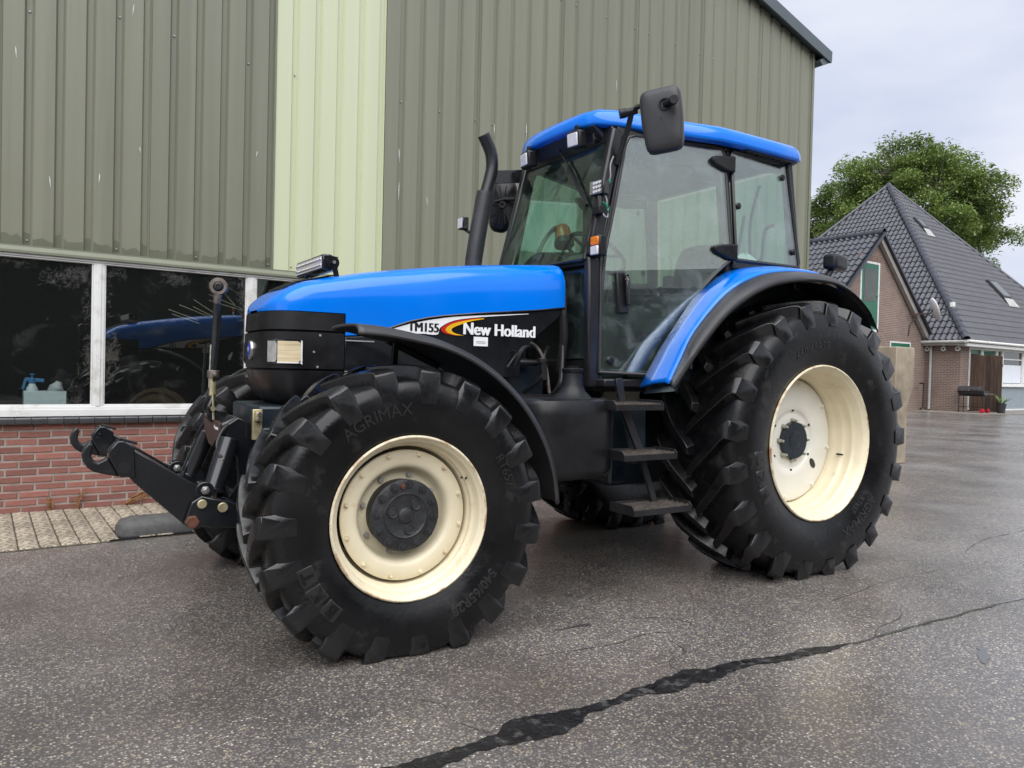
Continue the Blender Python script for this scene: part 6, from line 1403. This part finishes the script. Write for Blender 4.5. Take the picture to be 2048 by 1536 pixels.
def tree(label, base, ctr, rad, seed, n_cl, leaf, mtl, group='trees behind the farmhouse', th=6.0, cl_r=1.35, per=170):
    rg = random.Random(seed); root = empty('tree', label, 'tree', base, 0)
    B = Vector(base); loc = lambda p: Vector(p) - B
    trunk = MB(); fork = B + V(0.2,0.1,th)
    trunk.tube(smoothpath([B, B+V(0.05,0,th*0.5), fork],4), [0.55,0.5,0.46,0.43,0.42,0.40,0.38,0.36,0.34], 12)
    cl = []; tries = 0
    while len(cl) < n_cl and tries < 9000:
        tries += 1
        d = V(rg.gauss(0,1), rg.gauss(0,1), rg.gauss(0,1)).normalized(); q = rg.uniform(0.35, 1.0) ** 0.45
        p = Vector(ctr) + V(d.x*rad[0]*q, d.y*rad[1]*q, d.z*rad[2]*q*(1.0 if d.z > 0 else 0.8))
        lump = 0.86 + 0.2*math.sin(d.x*5+seed)*math.cos(d.y*4+d.z*6+seed)
        p = Vector(ctr) + (p-Vector(ctr))*lump
        if all((p-c).length > cl_r*0.72 for c in cl): cl.append(p)
    limbs = []
    for k in range(9):
        a = 2*math.pi*k/9 + rg.uniform(-.3,.3); e = rg.uniform(0.3,1.1)
        tip = Vector(ctr) + V(math.cos(a)*rad[0]*0.62, math.sin(a)*rad[1]*0.62, rad[2]*(e-0.55)*0.8); midp = fork.lerp(tip,0.5) + V(0,0,0.8)
        P = smoothpath([fork, midp, tip], 5); trunk.tube(P, [0.24*(1-0.8*i/len(P)) for i in range(len(P))], 8); limbs += P[3:]
    for c in cl:
        l0 = min(limbs, key=lambda q: (q-c).length); P = smoothpath([l0, l0.lerp(c,0.5)+V(0,0,0.15), c], 2); trunk.tube(P, [0.07,0.05,0.04,0.03,0.015][:len(P)], 5)
    trunk.v = [tuple(loc(p)) for p in trunk.v]; trunk.build('trunk', M['bark'], root, fix=False)
    cr = MB()
    for c in cl:
        rr = cl_r*rg.uniform(0.65,1.15)
        for _ in range(int(per*rg.uniform(0.7,1.2))):
            d = V(rg.gauss(0,1),rg.gauss(0,1),rg.gauss(0,0.62)); d = d*min(1, 1.7/max(d.length,1e-3)); p = c + d*rr*0.42
            dn_ = V(rg.uniform(-1,1), rg.uniform(-1,1), rg.uniform(-0.75,0.25)).normalized(); side = dn_.cross(V(rg.uniform(-.4,.4),rg.uniform(-.4,.4),1)).normalized()
            l = leaf*rg.uniform(0.6,1.25); wd = l*0.24; up = side.cross(dn_)
            q = loc(p); cr.add([q, q+dn_*l*0.45+side*wd+up*wd*0.3, q+dn_*l, q+dn_*l*0.45-side*wd+up*wd*0.3], [(0,1,2,3)])
    cr.build('crown', M[mtl], root, smooth=0, fix=False); return root
TB = W(-60,-28.5,0)
tree('broad leafy walnut tree rising behind the pyramid roof', TB, W(-60,-28.9,14.9), (7.4,7.4,7.2), 5, 230, 0.32, 'leaf_a', per=430, cl_r=1.6)
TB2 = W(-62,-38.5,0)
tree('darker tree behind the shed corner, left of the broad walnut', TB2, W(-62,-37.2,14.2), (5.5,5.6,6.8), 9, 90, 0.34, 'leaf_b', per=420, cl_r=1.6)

# ================================================================ across the yard (seen in the glass)
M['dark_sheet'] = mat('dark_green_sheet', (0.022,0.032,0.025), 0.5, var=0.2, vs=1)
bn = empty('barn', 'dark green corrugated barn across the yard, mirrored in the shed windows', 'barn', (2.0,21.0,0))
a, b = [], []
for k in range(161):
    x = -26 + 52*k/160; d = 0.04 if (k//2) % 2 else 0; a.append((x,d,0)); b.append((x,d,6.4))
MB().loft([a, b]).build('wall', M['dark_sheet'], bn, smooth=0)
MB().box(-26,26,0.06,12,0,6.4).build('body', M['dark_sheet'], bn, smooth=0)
MB().prism([(-0.4,6.3),(6,8.6),(12.4,6.3),(12.4,6.5),(6,8.8),(-0.4,6.5)], 'yz', -26.4, 26.4).build('roof', M['roof_deck'], bn, smooth=0)
MB().box(2,7,-0.08,-0.02,0.05,4.2).build('sliding_door', M['roof_deck'], bn)

vn = empty('van', 'silver panel van parked across the yard, mirrored in the cab door', 'van', (-1.5,11.0,0), R_(180+6))
M['silver'] = mat('silver_paint', (0.52,0.53,0.54), 0.28, metal=0.3, var=0.03, coat=0.4)
sideP = [(2.45,0.42),(2.48,0.75),(2.35,0.98),(1.55,1.22),(0.85,1.86),(0.4,1.98),(-2.2,2.0),(-2.4,1.85),(-2.45,0.42)]
vb = MB()
sec = []
for y, k, in ((-0.95,0.97),(-0.93,1.0),(0.93,1.0),(0.95,0.97)): sec.append([(x*k, y*(1 - 0.10*max(0,(z-1.0))), 0.42+(z-0.42)*k) for x, z in sideP])
vb.loft(sec, closed=True, caps=True); vb.build('body', M['silver'], vn, bevel=0.03)
for sd in (1,-1):
    MB().add([(1.40,sd*0.955,1.22),(0.80,sd*0.885,1.76),(0.25,sd*0.880,1.80),(0.25,sd*0.955,1.18)], [(0,1,2,3)]).build('side_window', M['h_glass'], vn, smooth=0, solid=0.01)
    MB().obox((1.20,sd*1.06,1.22),(0.10,0.16,0.20)).build('door_mirror', M['silver'], vn, bevel=0.02)
    for x in (1.50,-1.45):
        wv = MB().cyl((x,sd*0.76,0.33),(x,sd*0.965,0.33),0.33,n=28).build('wheel', M['rubber'], vn, bevel=0.03); MB().lathe([(0,0.20),(0.01,0.19),(0.0,0.05),(0.015,0.0)], (x,sd*0.966,0.33), (0,sd,0), 20).build('hubcap', M['silver'], wv)
    MB().obox((2.40,sd*0.70,0.88),(0.16,0.36,0.16)).build('headlight', M['lamp_lens'], vn, bevel=0.02)
MB().add([(1.52,0.80,1.25),(0.90,0.76,1.82),(0.90,-0.76,1.82),(1.52,-0.80,1.25)], [(0,1,2,3)]).build('windscreen', M['h_glass'], vn, smooth=0, solid=0.03)
MB().box(2.40,2.52,-0.9,0.9,0.40,0.62).build('bumper', M['grey_plastic'], vn, bevel=0.03)
